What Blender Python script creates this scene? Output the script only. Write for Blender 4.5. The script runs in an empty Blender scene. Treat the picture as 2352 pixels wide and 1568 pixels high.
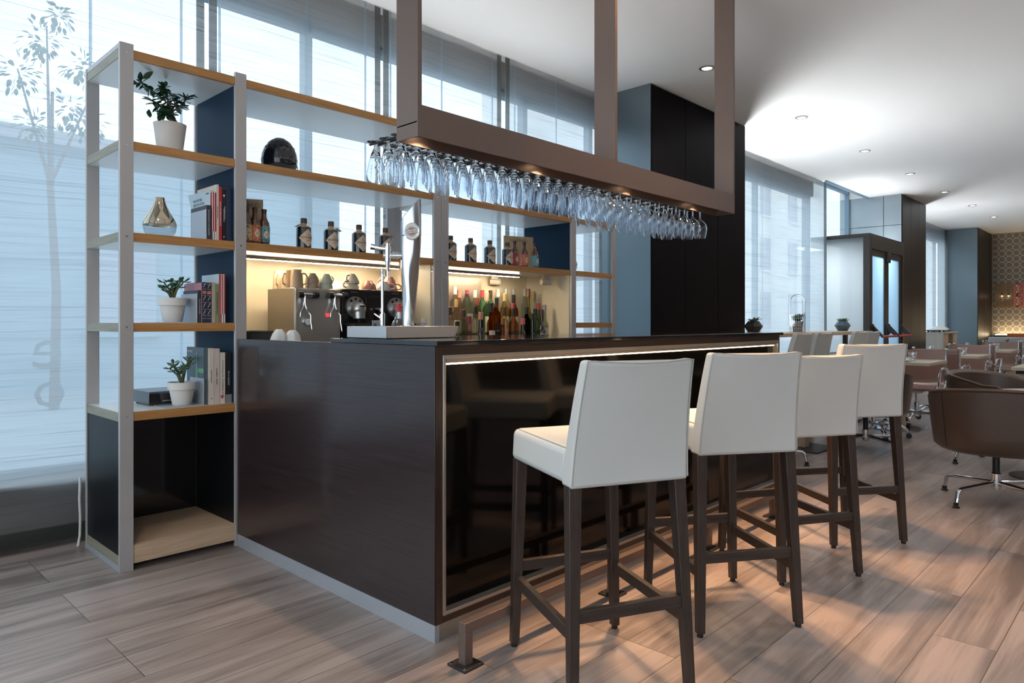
import bpy, bmesh, math, random
from math import sin, cos, pi, radians
from mathutils import Vector as V, Matrix as M, noise
random.seed(7)
C = bpy.context.scene.collection
SC = bpy.context.scene

# ------------------------------------------------------------------ materials
def _new(name):
    m = bpy.data.materials.new(name); m.use_nodes = True
    nt = m.node_tree; nt.nodes.clear()
    return m, nt, nt.nodes.new('ShaderNodeOutputMaterial')
def setin(n, **k):
    for a, b in k.items():
        n.inputs[a.replace('_', ' ')].default_value = b
def c4(c): return (c[0], c[1], c[2], 1)
def pbr(name, col, rough=.5, metal=0, spec=.5, coat=0, bump=0, bscale=200, var=0, vscale=8, aniso=None, sheen=0):
    m, nt, o = _new(name); N = nt.nodes; L = nt.links
    p = N.new('ShaderNodeBsdfPrincipled'); L.new(p.outputs[0], o.inputs[0])
    setin(p, Base_Color=c4(col), Roughness=rough, Metallic=metal, Specular_IOR_Level=spec, Coat_Weight=coat, Coat_Roughness=.05)
    tc = N.new('ShaderNodeTexCoord')
    mp = N.new('ShaderNodeMapping'); L.new(tc.outputs['Object'], mp.inputs[0])
    if aniso: mp.inputs['Scale'].default_value = aniso
    if bump:
        t = N.new('ShaderNodeTexNoise'); L.new(mp.outputs[0], t.inputs['Vector']); setin(t, Scale=bscale, Detail=3.)
        b = N.new('ShaderNodeBump'); setin(b, Strength=bump, Distance=.002); L.new(t.outputs[0], b.inputs['Height']); L.new(b.outputs[0], p.inputs['Normal'])
    if var:
        t = N.new('ShaderNodeTexNoise'); L.new(mp.outputs[0], t.inputs['Vector']); setin(t, Scale=vscale, Detail=4.)
        mx = N.new('ShaderNodeMix'); mx.data_type = 'RGBA'
        mx.inputs[6].default_value = c4([x*(1-var) for x in col]); mx.inputs[7].default_value = c4([min(1, x*(1+var)) for x in col])
        L.new(t.outputs[0], mx.inputs[0]); L.new(mx.outputs[2], p.inputs['Base Color'])
    return m
def wood(name, dark, light, axis='X', rough=.4, fine=1., stretch=18, coat=0, bump=.15):
    m, nt, o = _new(name); N = nt.nodes; L = nt.links
    p = N.new('ShaderNodeBsdfPrincipled'); L.new(p.outputs[0], o.inputs[0]); setin(p, Roughness=rough, Coat_Weight=coat, Coat_Roughness=.1)
    tc = N.new('ShaderNodeTexCoord'); mp = N.new('ShaderNodeMapping'); L.new(tc.outputs['Object'], mp.inputs[0])
    s = [stretch*fine]*3; s['XYZ'.index(axis)] = 1.0*fine; mp.inputs['Scale'].default_value = s
    t = N.new('ShaderNodeTexNoise'); L.new(mp.outputs[0], t.inputs['Vector']); setin(t, Scale=2.2, Detail=6., Roughness=.65, Distortion=.6)
    t2 = N.new('ShaderNodeTexNoise'); L.new(mp.outputs[0], t2.inputs['Vector']); setin(t2, Scale=9., Detail=4.)
    ad = N.new('ShaderNodeMath'); ad.operation = 'MULTIPLY_ADD'; L.new(t2.outputs[0], ad.inputs[0]); ad.inputs[1].default_value = .45; L.new(t.outputs[0], ad.inputs[2])
    r = N.new('ShaderNodeValToRGB'); L.new(ad.outputs[0], r.inputs[0])
    r.color_ramp.elements[0].position = .5; r.color_ramp.elements[0].color = c4(dark)
    r.color_ramp.elements[1].position = .92; r.color_ramp.elements[1].color = c4(light)
    L.new(r.outputs[0], p.inputs['Base Color'])
    if bump:
        b = N.new('ShaderNodeBump'); setin(b, Strength=bump, Distance=.001); L.new(ad.outputs[0], b.inputs['Height']); L.new(b.outputs[0], p.inputs['Normal'])
    return m
def emit(name, col, s):
    m, nt, o = _new(name); e = nt.nodes.new('ShaderNodeEmission'); setin(e, Color=c4(col), Strength=s)
    nt.links.new(e.outputs[0], o.inputs[0]); return m
def thin(name, tint=(1, 1, 1), refl=1., rough=.0, base=.04, body=0., bodycol=(1, 1, 1), edge=None):
    """thin clear sheet: transparent in the middle, reflecting towards grazing angles; body = share of milky diffuse"""
    m, nt, o = _new(name); N = nt.nodes; L = nt.links
    tr = N.new('ShaderNodeBsdfTransparent'); tr.inputs[0].default_value = c4(tint)
    gl = N.new('ShaderNodeBsdfGlossy'); setin(gl, Roughness=rough); gl.inputs[0].default_value = (1, 1, 1, 1)
    lw = N.new('ShaderNodeLayerWeight'); setin(lw, Blend=.5)
    pw = N.new('ShaderNodeMath'); pw.operation = 'POWER'; L.new(lw.outputs['Facing'], pw.inputs[0]); pw.inputs[1].default_value = 3.
    ma = N.new('ShaderNodeMath'); ma.operation = 'MULTIPLY_ADD'; ma.use_clamp = True
    L.new(pw.outputs[0], ma.inputs[0]); ma.inputs[1].default_value = refl; ma.inputs[2].default_value = base
    first = tr
    if edge:
        mt = N.new('ShaderNodeMix'); mt.data_type = 'RGBA'; mt.inputs[6].default_value = c4(tint); mt.inputs[7].default_value = c4(edge)
        L.new(pw.outputs[0], mt.inputs[0]); L.new(mt.outputs[2], tr.inputs[0])
    if body:
        df = N.new('ShaderNodeBsdfDiffuse'); df.inputs[0].default_value = c4(bodycol)
        mb = N.new('ShaderNodeMixShader'); mb.inputs[0].default_value = body; L.new(tr.outputs[0], mb.inputs[1]); L.new(df.outputs[0], mb.inputs[2]); first = mb
    mx = N.new('ShaderNodeMixShader'); L.new(ma.outputs[0], mx.inputs[0]); L.new(first.outputs[0], mx.inputs[1]); L.new(gl.outputs[0], mx.inputs[2])
    L.new(mx.outputs[0], o.inputs[0]); return m
def realglass(name):
    m, nt, o = _new(name); g = nt.nodes.new('ShaderNodeBsdfGlass'); setin(g, IOR=1.47, Roughness=0.); g.inputs[0].default_value = (.97, .985, 1, 1); nt.links.new(g.outputs[0], o.inputs[0]); return m
def milk(name, colr, see):
    """frosted sheet: scatters light through, a little see-through, slight gloss"""
    m, nt, o = _new(name); N = nt.nodes; L = nt.links
    tl = N.new('ShaderNodeBsdfTranslucent'); tl.inputs[0].default_value = c4(colr); tr = N.new('ShaderNodeBsdfTransparent'); tr.inputs[0].default_value = c4(colr)
    gl = N.new('ShaderNodeBsdfGlossy'); setin(gl, Roughness=.15)
    a = N.new('ShaderNodeMixShader'); a.inputs[0].default_value = see; L.new(tl.outputs[0], a.inputs[1]); L.new(tr.outputs[0], a.inputs[2])
    b = N.new('ShaderNodeMixShader'); b.inputs[0].default_value = .06; L.new(a.outputs[0], b.inputs[1]); L.new(gl.outputs[0], b.inputs[2]); L.new(b.outputs[0], o.inputs[0]); return m
def curtain_mat(name, see=.3, col=(.9, .94, .97), lines_=1.):
    m, nt, o = _new(name); N = nt.nodes; L = nt.links
    tc = N.new('ShaderNodeTexCoord')
    def nz(scale, detail, dist):
        mp = N.new('ShaderNodeMapping'); L.new(tc.outputs['Object'], mp.inputs[0]); mp.inputs['Scale'].default_value = scale
        t = N.new('ShaderNodeTexNoise'); L.new(mp.outputs[0], t.inputs['Vector']); setin(t, Scale=1., Detail=detail, Distortion=dist); return t
    wob = nz((.9, .9, .7), 1., 0.)
    def lines(sx, sz, amp, detail):
        sub_ = N.new('ShaderNodeVectorMath'); sub_.operation = 'SCALE'; cmb = N.new('ShaderNodeCombineXYZ'); L.new(wob.outputs[0], cmb.inputs['Z']); L.new(cmb.outputs[0], sub_.inputs[0]); sub_.inputs['Scale'].default_value = amp
        ad = N.new('ShaderNodeVectorMath'); ad.operation = 'ADD'; L.new(tc.outputs['Object'], ad.inputs[0]); L.new(sub_.outputs[0], ad.inputs[1])
        mp = N.new('ShaderNodeMapping'); L.new(ad.outputs[0], mp.inputs[0]); mp.inputs['Scale'].default_value = (sx, sx, sz)
        t = N.new('ShaderNodeTexNoise'); L.new(mp.outputs[0], t.inputs['Vector']); setin(t, Scale=1., Detail=detail); return t
    sl = lines(.55, 75, .09, 2.); fi = lines(1.6, 210, .09, 2.)
    r1 = N.new('ShaderNodeMapRange'); L.new(sl.outputs[0], r1.inputs[0]); setin(r1, From_Min=.54, From_Max=.68, To_Min=0., To_Max=1.)
    r2 = N.new('ShaderNodeMapRange'); L.new(fi.outputs[0], r2.inputs[0]); setin(r2, From_Min=.4, From_Max=.66, To_Min=-.35, To_Max=.75)
    s = N.new('ShaderNodeMath'); s.operation = 'ADD'; L.new(r1.outputs[0], s.inputs[0]); L.new(r2.outputs[0], s.inputs[1])
    f = N.new('ShaderNodeMath'); f.operation = 'MULTIPLY_ADD'; f.use_clamp = True; L.new(s.outputs[0], f.inputs[0]); f.inputs[1].default_value = -.12*lines_; f.inputs[2].default_value = see
    tr = N.new('ShaderNodeBsdfTransparent'); tl = N.new('ShaderNodeBsdfTranslucent'); df = N.new('ShaderNodeBsdfDiffuse')
    mc = N.new('ShaderNodeMix'); mc.data_type = 'RGBA'; mc.inputs[6].default_value = c4(col); mc.inputs[7].default_value = c4([x*(1-.34*lines_) for x in col])
    cl = N.new('ShaderNodeMath'); cl.operation = 'MAXIMUM'; L.new(s.outputs[0], cl.inputs[0]); cl.inputs[1].default_value = 0; cl.use_clamp = True
    L.new(cl.outputs[0], mc.inputs[0]); L.new(mc.outputs[2], tl.inputs[0]); L.new(mc.outputs[2], df.inputs[0])
    a = N.new('ShaderNodeMixShader'); a.inputs[0].default_value = .12; L.new(tl.outputs[0], a.inputs[1]); L.new(df.outputs[0], a.inputs[2])
    b = N.new('ShaderNodeMixShader'); L.new(f.outputs[0], b.inputs[0]); L.new(a.outputs[0], b.inputs[1]); L.new(tr.outputs[0], b.inputs[2])
    L.new(b.outputs[0], o.inputs[0]); return m
def floor_mat():
    m, nt, o = _new('wood_planks'); N = nt.nodes; L = nt.links
    p = N.new('ShaderNodeBsdfPrincipled'); L.new(p.outputs[0], o.inputs[0])
    tc = N.new('ShaderNodeTexCoord')
    mp = N.new('ShaderNodeMapping'); L.new(tc.outputs['Object'], mp.inputs[0]); mp.inputs['Location'].default_value = (.5, .142, 0)
    br = N.new('ShaderNodeTexBrick'); L.new(mp.outputs[0], br.inputs['Vector'])
    br.offset = .37; br.offset_frequency = 3; br.squash = 1.
    setin(br, Scale=1., Mortar_Size=.0016, Mortar_Smooth=.3, Bias=0., Brick_Width=1.32, Row_Height=.2, Color1=(0, 0, 0, 1), Color2=(1, 1, 1, 1), Mortar=(.5, .5, .5, 1))
    # per-plank shift of the grain
    sc = N.new('ShaderNodeVectorMath'); sc.operation = 'SCALE'; L.new(br.outputs['Color'], sc.inputs[0]); sc.inputs['Scale'].default_value = 9.
    ad = N.new('ShaderNodeVectorMath'); ad.operation = 'ADD'; L.new(mp.outputs[0], ad.inputs[0]); L.new(sc.outputs[0], ad.inputs[1])
    m2 = N.new('ShaderNodeMapping'); L.new(ad.outputs[0], m2.inputs[0]); m2.inputs['Scale'].default_value = (.55, 5.5, 1)
    t = N.new('ShaderNodeTexNoise'); L.new(m2.outputs[0], t.inputs['Vector']); setin(t, Scale=1.4, Detail=5., Roughness=.6, Distortion=.8)
    m3 = N.new('ShaderNodeMapping'); L.new(ad.outputs[0], m3.inputs[0]); m3.inputs['Scale'].default_value = (1.1, 42, 1)
    t3 = N.new('ShaderNodeTexNoise'); L.new(m3.outputs[0], t3.inputs['Vector']); setin(t3, Scale=2., Detail=3.)
    w = N.new('ShaderNodeTexWave'); L.new(m2.outputs[0], w.inputs['Vector']); w.wave_type = 'BANDS'; w.bands_direction = 'Y'
    setin(w, Scale=1.3, Distortion=14., Detail=2., Detail_Scale=.5)
    def mad(a, k, b):
        n = N.new('ShaderNodeMath'); n.operation = 'MULTIPLY_ADD'; L.new(a, n.inputs[0]); n.inputs[1].default_value = k
        if hasattr(b, 'default_value'): L.new(b, n.inputs[2])
        else: n.inputs[2].default_value = b
        return n.outputs[0]
    g = mad(t3.outputs[0], .32, mad(br.outputs['Color'], .12, t.outputs[0]))
    rr = N.new('ShaderNodeMapRange'); L.new(g, rr.inputs[0]); setin(rr, From_Min=.53, From_Max=.84, To_Min=0., To_Max=1.)
    r = N.new('ShaderNodeMix'); r.data_type = 'RGBA'; L.new(rr.outputs[0], r.inputs[0]); r.inputs[6].default_value = (.165, .13, .117, 1); r.inputs[7].default_value = (.385, .312, .28, 1)
    mm = N.new('ShaderNodeMix'); mm.data_type = 'RGBA'; L.new(br.outputs['Fac'], mm.inputs[0]); L.new(r.outputs[2], mm.inputs[6]); mm.inputs[7].default_value = (.07, .05, .04, 1)
    L.new(mm.outputs[2], p.inputs['Base Color'])
    ro = N.new('ShaderNodeMapRange'); L.new(t3.outputs[0], ro.inputs[0]); setin(ro, From_Min=.0, From_Max=1., To_Min=.24, To_Max=.42); L.new(ro.outputs[0], p.inputs['Roughness'])
    b = N.new('ShaderNodeBump'); setin(b, Strength=.12, Distance=.001); L.new(mad(br.outputs['Fac'], -2., t3.outputs[0]), b.inputs['Height']); L.new(b.outputs[0], p.inputs['Normal'])
    setin(p, Specular_IOR_Level=.5)
    return m
def circle_paper():
    m, nt, o = _new('circle_wallpaper'); N = nt.nodes; L = nt.links
    p = N.new('ShaderNodeBsdfPrincipled'); L.new(p.outputs[0], o.inputs[0]); setin(p, Roughness=.45, Metallic=.25)
    tc = N.new('ShaderNodeTexCoord'); mp = N.new('ShaderNodeMapping'); L.new(tc.outputs['Object'], mp.inputs[0]); mp.inputs['Scale'].default_value = (0, 6.6, 6.6)
    fr = N.new('ShaderNodeVectorMath'); fr.operation = 'FRACTION'; L.new(mp.outputs[0], fr.inputs[0])
    sb = N.new('ShaderNodeVectorMath'); sb.operation = 'SUBTRACT'; L.new(fr.outputs[0], sb.inputs[0]); sb.inputs[1].default_value = (0, .5, .5)
    ln = N.new('ShaderNodeVectorMath'); ln.operation = 'LENGTH'; L.new(sb.outputs[0], ln.inputs[0])
    d = N.new('ShaderNodeMath'); d.operation = 'SUBTRACT'; L.new(ln.outputs['Value'], d.inputs[0]); d.inputs[1].default_value = .47
    a = N.new('ShaderNodeMath'); a.operation = 'ABSOLUTE'; L.new(d.outputs[0], a.inputs[0])
    l = N.new('ShaderNodeMath'); l.operation = 'LESS_THAN'; L.new(a.outputs[0], l.inputs[0]); l.inputs[1].default_value = .04
    mx = N.new('ShaderNodeMix'); mx.data_type = 'RGBA'; L.new(l.outputs[0], mx.inputs[0]); mx.inputs[6].default_value = (.25, .205, .16, 1); mx.inputs[7].default_value = (.62, .53, .4, 1)
    L.new(mx.outputs[2], p.inputs['Base Color']); return m

MT = dict(
 floor=floor_mat(), ceiling=pbr('ceiling_paint', (.86, .86, .85), .9), wall=pbr('wall_paint', (.7, .69, .67), .8),
 parapet=pbr('parapet', (.16, .15, .14), .8), frame=pbr('window_frame', (.2, .3, .38), .4, .3),
 alu=pbr('anodised_aluminium', (.53, .505, .505), .42, .4, var=.05, vscale=3, bump=.05, bscale=400),
 alu2=pbr('plinth_aluminium', (.5, .53, .58), .4, .5, var=.04),
 oakX=wood('oak_edge_x', (.36, .155, .045), (.54, .28, .105), 'X', .42), oakY=wood('oak_edge_y', (.22, .2, .145), (.34, .31, .235), 'Y', .45),
 shelfwhite=pbr('shelf_laminate', (.88, .88, .86), .25, spec=.7),
 navy=pbr('navy_panel', (.014, .034, .066), .55, spec=.1), black=pbr('black_and_shaded_panel', (.006, .007, .009), .35, spec=.12),
 backblack=pbr('dark_lacquer', (.016, .013, .013), .12, coat=.5),
 wenge=wood('wenge_side', (.015, .009, .01), (.042, .026, .027), 'Y', .3, 1., 60, coat=.35), wengeX=wood('wenge_front', (.012, .007, .005), (.05, .026, .018), 'X', .3, 1., 60),
 wengeZ=wood('wenge_post', (.012, .007, .005), (.06, .03, .02), 'Z', .3, 1., 60),
 blackglass=pbr('black_glass', (.003, .0026, .0022), .08, spec=.19, coat=.0), top=pbr('dark_glass_worktop', (.012, .012, .014), .06, spec=.6, coat=.5),
 trim=pbr('champagne_trim', (.48, .43, .37), .35, .75), bronze=pbr('bronze_paint', (.2, .145, .122), .42, .5, var=.1, vscale=2), bronzed=pbr('dark_bronze', (.055, .045, .042), .4, .5),
 chrome=pbr('chrome', (.8, .81, .83), .07, 1), steel=pbr('brushed_steel', (.62, .61, .6), .3, .85, var=.06, vscale=5, aniso=(3, 3, 60)), steeld=pbr('polished_steel', (.66, .66, .65), .12, 1),
 hammered=pbr('pearl_chrome', (.66, .68, .71), .16, .95, bump=.06, bscale=500),
 leather=pbr('cream_leather', (.63, .64, .625), .46, spec=.4, bump=.08, bscale=900), leatherseam=pbr('cream_piping', (.46, .43, .39), .6),
 legw=wood('dark_ash_leg', (.024, .016, .0125), (.058, .039, .031), 'Z', .42, 2., 20), legx=wood('dark_ash_rail', (.024, .016, .0125), (.058, .039, .031), 'X', .42, 2., 20),
 rubber=pbr('black_plastic', (.012, .012, .013), .45), white=pbr('white_ceramic', (.82, .8, .77), .25), whitem=pbr('white_clay', (.74, .71, .68), .7),
 cream=pbr('cream_laminate', (.78, .66, .48), .3), beige=pbr('beige_stoneware', (.5, .37, .24), .35), taupe=pbr('taupe_stoneware', (.42, .31, .22), .3), celadon=pbr('celadon', (.55, .55, .43), .25),
 offw=pbr('offwhite_cup', (.72, .62, .48), .25), pink=pbr('pink_cup', (.62, .27, .2), .25),
 brownlea=pbr('brown_leather', (.068, .041, .03), .36, spec=.5, bump=.3, bscale=320, var=.12, vscale=4), brownin=pbr('brown_leather_inside', (.1, .055, .033), .42, bump=.15, bscale=500),
 mesh=thin('brown_mesh', (.75, .6, .55), .35, .25, .06, .78, (.33, .19, .15)), meshl=pbr('taupe_mesh', (.42, .33, .29), .4, spec=.5),
 tableoak=wood('table_oak', (.4, .34, .25), (.56, .5, .39), 'Y', .45), oaklight=wood('light_oak', (.5, .34, .22), (.68, .5, .34), 'X', .5), greyoak=wood('grey_oak', (.4, .38, .32), (.55, .53, .46), 'Z', .5),
 postoak=wood('post_oak', (.34, .25, .18), (.5, .4, .3), 'Z', .5),
 iron=pbr('black_iron', (.03, .03, .032), .5, .4), leaf=pbr('leaf', (.035, .115, .035), .38, var=.35, vscale=14), leafd=pbr('dark_leaf', (.022, .07, .03), .32, var=.3, vscale=14), leafg=pbr('grey_green_leaf', (.13, .22, .15), .45, var=.25, vscale=20),
 bark=pbr('bark', (.13, .09, .065), .8, bump=.5, bscale=90), stem=pbr('stem', (.1, .11, .05), .6), soil=pbr('soil', (.03, .02, .015), .95, bump=.8, bscale=120),
 blush=pbr('blush_pot', (.66, .6, .56), .3), slate=pbr('slate_pot', (.05, .085, .12), .4), concrete=pbr('grey_pot', (.22, .22, .215), .7),
 colbluelit=pbr('bluelit_metal_cladding', (.19, .235, .265), .34, .75, var=.12, vscale=1.2), colmetal=pbr('blackened_cladding', (.008, .0065, .007), .5, .0, .03, var=.3, vscale=2, aniso=(3, 3, .4)),  # first entry: column sides tinted and lightened for blue window light on them
 colpale=pbr('pale_metal_tile', (.34, .4, .44), .33, .6, var=.1, vscale=2), colbrown=pbr('brown_cladding', (.026, .02, .0175), .4, .0, .2, var=.3, vscale=2.5, aniso=(5, 5, .3)),
 joint=pbr('joint_dark', (.02, .025, .03), .8), paper=circle_paper(),  # joint entry: plain dark core between the column panels
 cur=curtain_mat('linen_sheer', .4), hem=curtain_mat('linen_hem', .06, (.3, .3, .29), .6), seam=curtain_mat('linen_seam', .12, (.62, .72, .8), .4),
 pane=thin('window_glass', (.96, .99, 1), .7, 0, .03), crystal=realglass('drinking_glass'), glass=thin('clear_glass', (.93, .955, .97), 1.5, .0, .07, edge=(.42, .5, .56)), glassrim=thin('glass_rim', (.75, .8, .84), 1., .0, .3),
 frost=milk('frosted_glass', (.97, .99, 1.), .45), doorglass=milk('door_glass', (.72, .86, .95), .5),
 smoke=thin('smoked_glass', (.75, .78, .8), 1., 0, .06), red=pbr('red_paint', (.55, .05, .06), .4), orange=pbr('orange_leather', (.55, .14, .04), .5), greyfab=pbr('grey_fabric', (.36, .38, .4), .9, bump=.5, bscale=300),
 linenw=pbr('white_linen', (.78, .77, .76), .9), brownpanel=wood('bronze_panel', (.2, .12, .055), (.36, .23, .11), 'Z', .35), coral=pbr('coral_print', (.6, .2, .14), .5), ink=pbr('black_ink', (.02, .02, .02), .5), paperw=pbr('white_paper', (.8, .8, .8), .6),
 cork=pbr('cork', (.1, .07, .055), .7), label=pbr('tan_label', (.66, .5, .37), .6), gin=pbr('black_glass_bottle', (.008, .011, .016), .07, coat=.6, spec=.7), amber=pbr('brown_bottle', (.09, .03, .01), .1, coat=.5, spec=.6),
 ginneck=pbr('amber_shoulder', (.5, .3, .15), .12, coat=.5), board=wood('printed_board', (.5, .32, .17), (.66, .48, .3), 'Z', .6),
 led=emit('led_strip', (1, .85, .6), 22.), ledbar=emit('bar_led', (1, .68, .36), 13.), lamp=emit('lamp_lens', (1, .93, .82), 14.), lampw=emit('warm_lens', (1, .75, .5), 12.), redled=emit('red_led', (1, .06, .05), 1.3), bulb=emit('bulb_glow', (1, .8, .5), 10.),
)
def col(name, c, rough=.5, **k):
    if name not in MT: MT[name] = pbr(name, c, rough, **k)
    return MT[name]

# ------------------------------------------------------------------ mesh builder
def frame(o, x, y):
    """matrix with origin o, local x/y axes given"""
    x = V(x).normalized(); y = V(y).normalized(); z = x.cross(y)
    return M(((x.x, y.x, z.x, o[0]), (x.y, y.y, z.y, o[1]), (x.z, y.z, z.z, o[2]), (0, 0, 0, 1)))
def wm(o):
    m = o.matrix_basis.copy()
    return wm(o.parent) @ m if o.parent else m
class B:
    def __init__(s): s.bm = bmesh.new(); s.t = M.Identity(4)
    def add(s, vs, fs):
        b = [s.bm.verts.new(s.t @ V(v)) for v in vs]
        for f in fs:
            try: s.bm.faces.new([b[i] for i in f])
            except ValueError: pass
        return s
    def box(s, x0, y0, z0, x1, y1, z1):
        return s.add([(x0, y0, z0), (x1, y0, z0), (x1, y1, z0), (x0, y1, z0), (x0, y0, z1), (x1, y0, z1), (x1, y1, z1), (x0, y1, z1)],
              [(0, 3, 2, 1), (4, 5, 6, 7), (0, 1, 5, 4), (1, 2, 6, 5), (2, 3, 7, 6), (3, 0, 4, 7)])
    def hexa(s, bot, top):
        return s.add(list(bot)+list(top), [(0, 3, 2, 1), (4, 5, 6, 7), (0, 1, 5, 4), (1, 2, 6, 5), (2, 3, 7, 6), (3, 0, 4, 7)])
    def prism(s, poly, ax, a, b):
        """polygon in the two other axes extruded along ax from a to b"""
        def pt(p, h): return {'x': (h, p[0], p[1]), 'y': (p[0], h, p[1]), 'z': (p[0], p[1], h)}[ax]
        n = len(poly)
        return s.add([pt(p, a) for p in poly]+[pt(p, b) for p in poly], [tuple(range(n))[::-1], tuple(range(n, 2*n))]+[(i, (i+1) % n, n+(i+1) % n, n+i) for i in range(n)])
    def lathe(s, prof, n=24, c=(0, 0, 0), cap=True):
        vs = []; fs = []; c = V(c)
        for r, z in prof:
            for i in range(n): vs.append((c.x+max(r, 1e-4)*cos(2*pi*i/n), c.y+max(r, 1e-4)*sin(2*pi*i/n), c.z+z))
        k = len(prof)
        for j in range(k-1):
            for i in range(n): fs.append((j*n+i, j*n+(i+1) % n, (j+1)*n+(i+1) % n, (j+1)*n+i))
        if cap: fs += [tuple(range(n))[::-1], tuple(range((k-1)*n, k*n))]
        return s.add(vs, fs)
    def tube(s, pts, r, n=8, closed=False, cap=True, flat=1.):
        pts = [V(p) for p in pts]; k = len(pts); rr = r if isinstance(r, (list, tuple)) else [r]*k
        vs = []; fs = []; up = None
        for i, p in enumerate(pts):
            a = pts[(i-1) % k] if (closed or i > 0) else p; b = pts[(i+1) % k] if (closed or i < k-1) else p
            d = (b-a).normalized()
            if up is None:
                up = V((0, 0, 1)) if abs(d.z) < .9 else V((1, 0, 0))
            x = d.cross(up).normalized(); up = x.cross(d).normalized()
            for j in range(n):
                t = 2*pi*(j+.5)/n; vs.append(p+(x*cos(t)+up*sin(t)*flat)*rr[i])
        for i in range(k if closed else k-1):
            for j in range(n): fs.append((i*n+j, i*n+(j+1) % n, ((i+1) % k)*n+(j+1) % n, ((i+1) % k)*n+j))
        if cap and not closed: fs += [tuple(range(n))[::-1], tuple(range((k-1)*n, k*n))]
        return s.add(vs, fs)
    def cyl(s, p0, p1, r0, r1=None, n=16): return s.tube([p0, p1], [r0, r0 if r1 is None else r1], n)
    def sph(s, c, r, sc=(1, 1, 1), n=16, m=10):
        prof = [(sin(pi*i/m), -cos(pi*i/m)) for i in range(m+1)]
        old = s.t; s.t = old @ M.Translation(V(c)) @ M.Diagonal((r*sc[0], r*sc[1], r*sc[2], 1)); s.lathe(prof, n); s.t = old; return s
    def sheet(s, fn, nu, nv):
        vs = [fn(u/nu, v/nv) for v in range(nv+1) for u in range(nu+1)]; w = nu+1
        return s.add(vs, [(v*w+u, v*w+u+1, (v+1)*w+u+1, (v+1)*w+u) for v in range(nv) for u in range(nu)])
    def leaf(s, p, d, up, l, w, th=.0012, bend=.25):
        p = V(p); d = V(d).normalized(); sd = d.cross(V(up)).normalized(); nn = sd.cross(d).normalized()
        rows = [(0, .08), (.25, .75), (.5, 1.), (.75, .72), (.93, .3), (1, .03)]; vs = []
        for t, k in rows:
            c = p+d*l*t-nn*bend*l*t*t
            for q, h in ((-.5, .0), (0, -.12), (.5, .0)): vs.append(c+sd*w*k*q+nn*w*h*k)
        for v in list(vs): vs.append(v-nn*th)
        fs = []
        for i in range(5):
            for j in range(2):
                a = i*3+j; fs += [(a, a+1, a+4, a+3), (18+a, 18+a+3, 18+a+4, 18+a+1)]
        for i in range(5): fs += [(i*3, i*3+3, 18+i*3+3, 18+i*3), (i*3+2, 18+i*3+2, 18+i*3+5, i*3+5)]
        return s.add(vs, fs)
    def fat(s, p, d, up, l, w, th):
        """a plump succulent leaf"""
        d = V(d).normalized(); sd = d.cross(V(up)).normalized(); nn = sd.cross(d).normalized(); old = s.t
        s.t = old @ M(((d.x, sd.x, nn.x, p[0]), (d.y, sd.y, nn.y, p[1]), (d.z, sd.z, nn.z, p[2]), (0, 0, 0, 1)))
        vs = []; fs = []; n = 8
        prof = [(0, .18), (.15, .4), (.4, .8), (.65, 1), (.85, .75), (.96, .35), (1, .05)]
        for t, k in prof:
            for i in range(n): vs.append((t*l, cos(2*pi*i/n)*w*.5*k, sin(2*pi*i/n)*th*.5*k+.15*l*t*t))
        for j in range(len(prof)-1):
            for i in range(n): fs.append((j*n+i, j*n+(i+1) % n, (j+1)*n+(i+1) % n, (j+1)*n+i))
        s.add(vs, fs); s.t = old; return s
    def text(s, txt, size, mat, extrude=0.0004, align='CENTER', space=1., xs=1.):
        cu = bpy.data.curves.new('t', 'FONT'); cu.body = txt; cu.size = size; cu.extrude = extrude; cu.align_x = align; cu.align_y = 'CENTER'; cu.resolution_u = 2; cu.space_character = space
        ob = bpy.data.objects.new('t', cu); me = bpy.data.meshes.new_from_object(ob)
        me.transform(s.t @ mat @ M.Diagonal((xs, 1, 1, 1))); s.bm.from_mesh(me)
        bpy.data.objects.remove(ob); bpy.data.curves.remove(cu); bpy.data.meshes.remove(me); return s
    def build(s, name, mat, parent=None, bevel=0, smooth=None, seg=2, world=True, sub=0, ang=35):
        bm = s.bm
        if parent is not None and world: bm.transform(wm(parent).inverted())
        bmesh.ops.recalc_face_normals(bm, faces=bm.faces[:])
        me = bpy.data.meshes.new(name); bm.to_mesh(me); bm.free()
        me.materials.append(MT[mat] if isinstance(mat, str) else mat)
        if smooth is None: smooth = ang
        if smooth:
            me.polygons.foreach_set('use_smooth', [True]*len(me.polygons)); me.set_sharp_from_angle(angle=radians(smooth))
        o = bpy.data.objects.new(name, me); C.objects.link(o)
        if parent is not None: o.parent = parent
        if bevel:
            b = o.modifiers.new('bevel', 'BEVEL'); b.width = bevel; b.segments = seg; b.limit_method = 'ANGLE'; b.angle_limit = radians(40); b.harden_normals = False
        if sub:
            b = o.modifiers.new('sub', 'SUBSURF'); b.levels = sub; b.render_levels = sub
        return o
def recenter(o, loc):
    """move a single-mesh thing's origin to loc"""
    o.data.transform(M.Translation(-V(loc))); o.location = loc; return o
def tag(o, label, cat, group=None):
    o['label'] = label; o['category'] = cat
    if group: o['group'] = group
    return o
def thing(name, label, cat, loc=(0, 0, 0), rz=0, group=None):
    o = bpy.data.objects.new(name, None); o.empty_display_size = .1; C.objects.link(o); o.location = loc; o.rotation_euler = (0, 0, rz)
    return tag(o, label, cat, group)
def struct(o): o['kind'] = 'structure'; return o
KIDS = {}
def kids(o): return [x for x in bpy.data.objects if x.parent == o]
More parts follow.
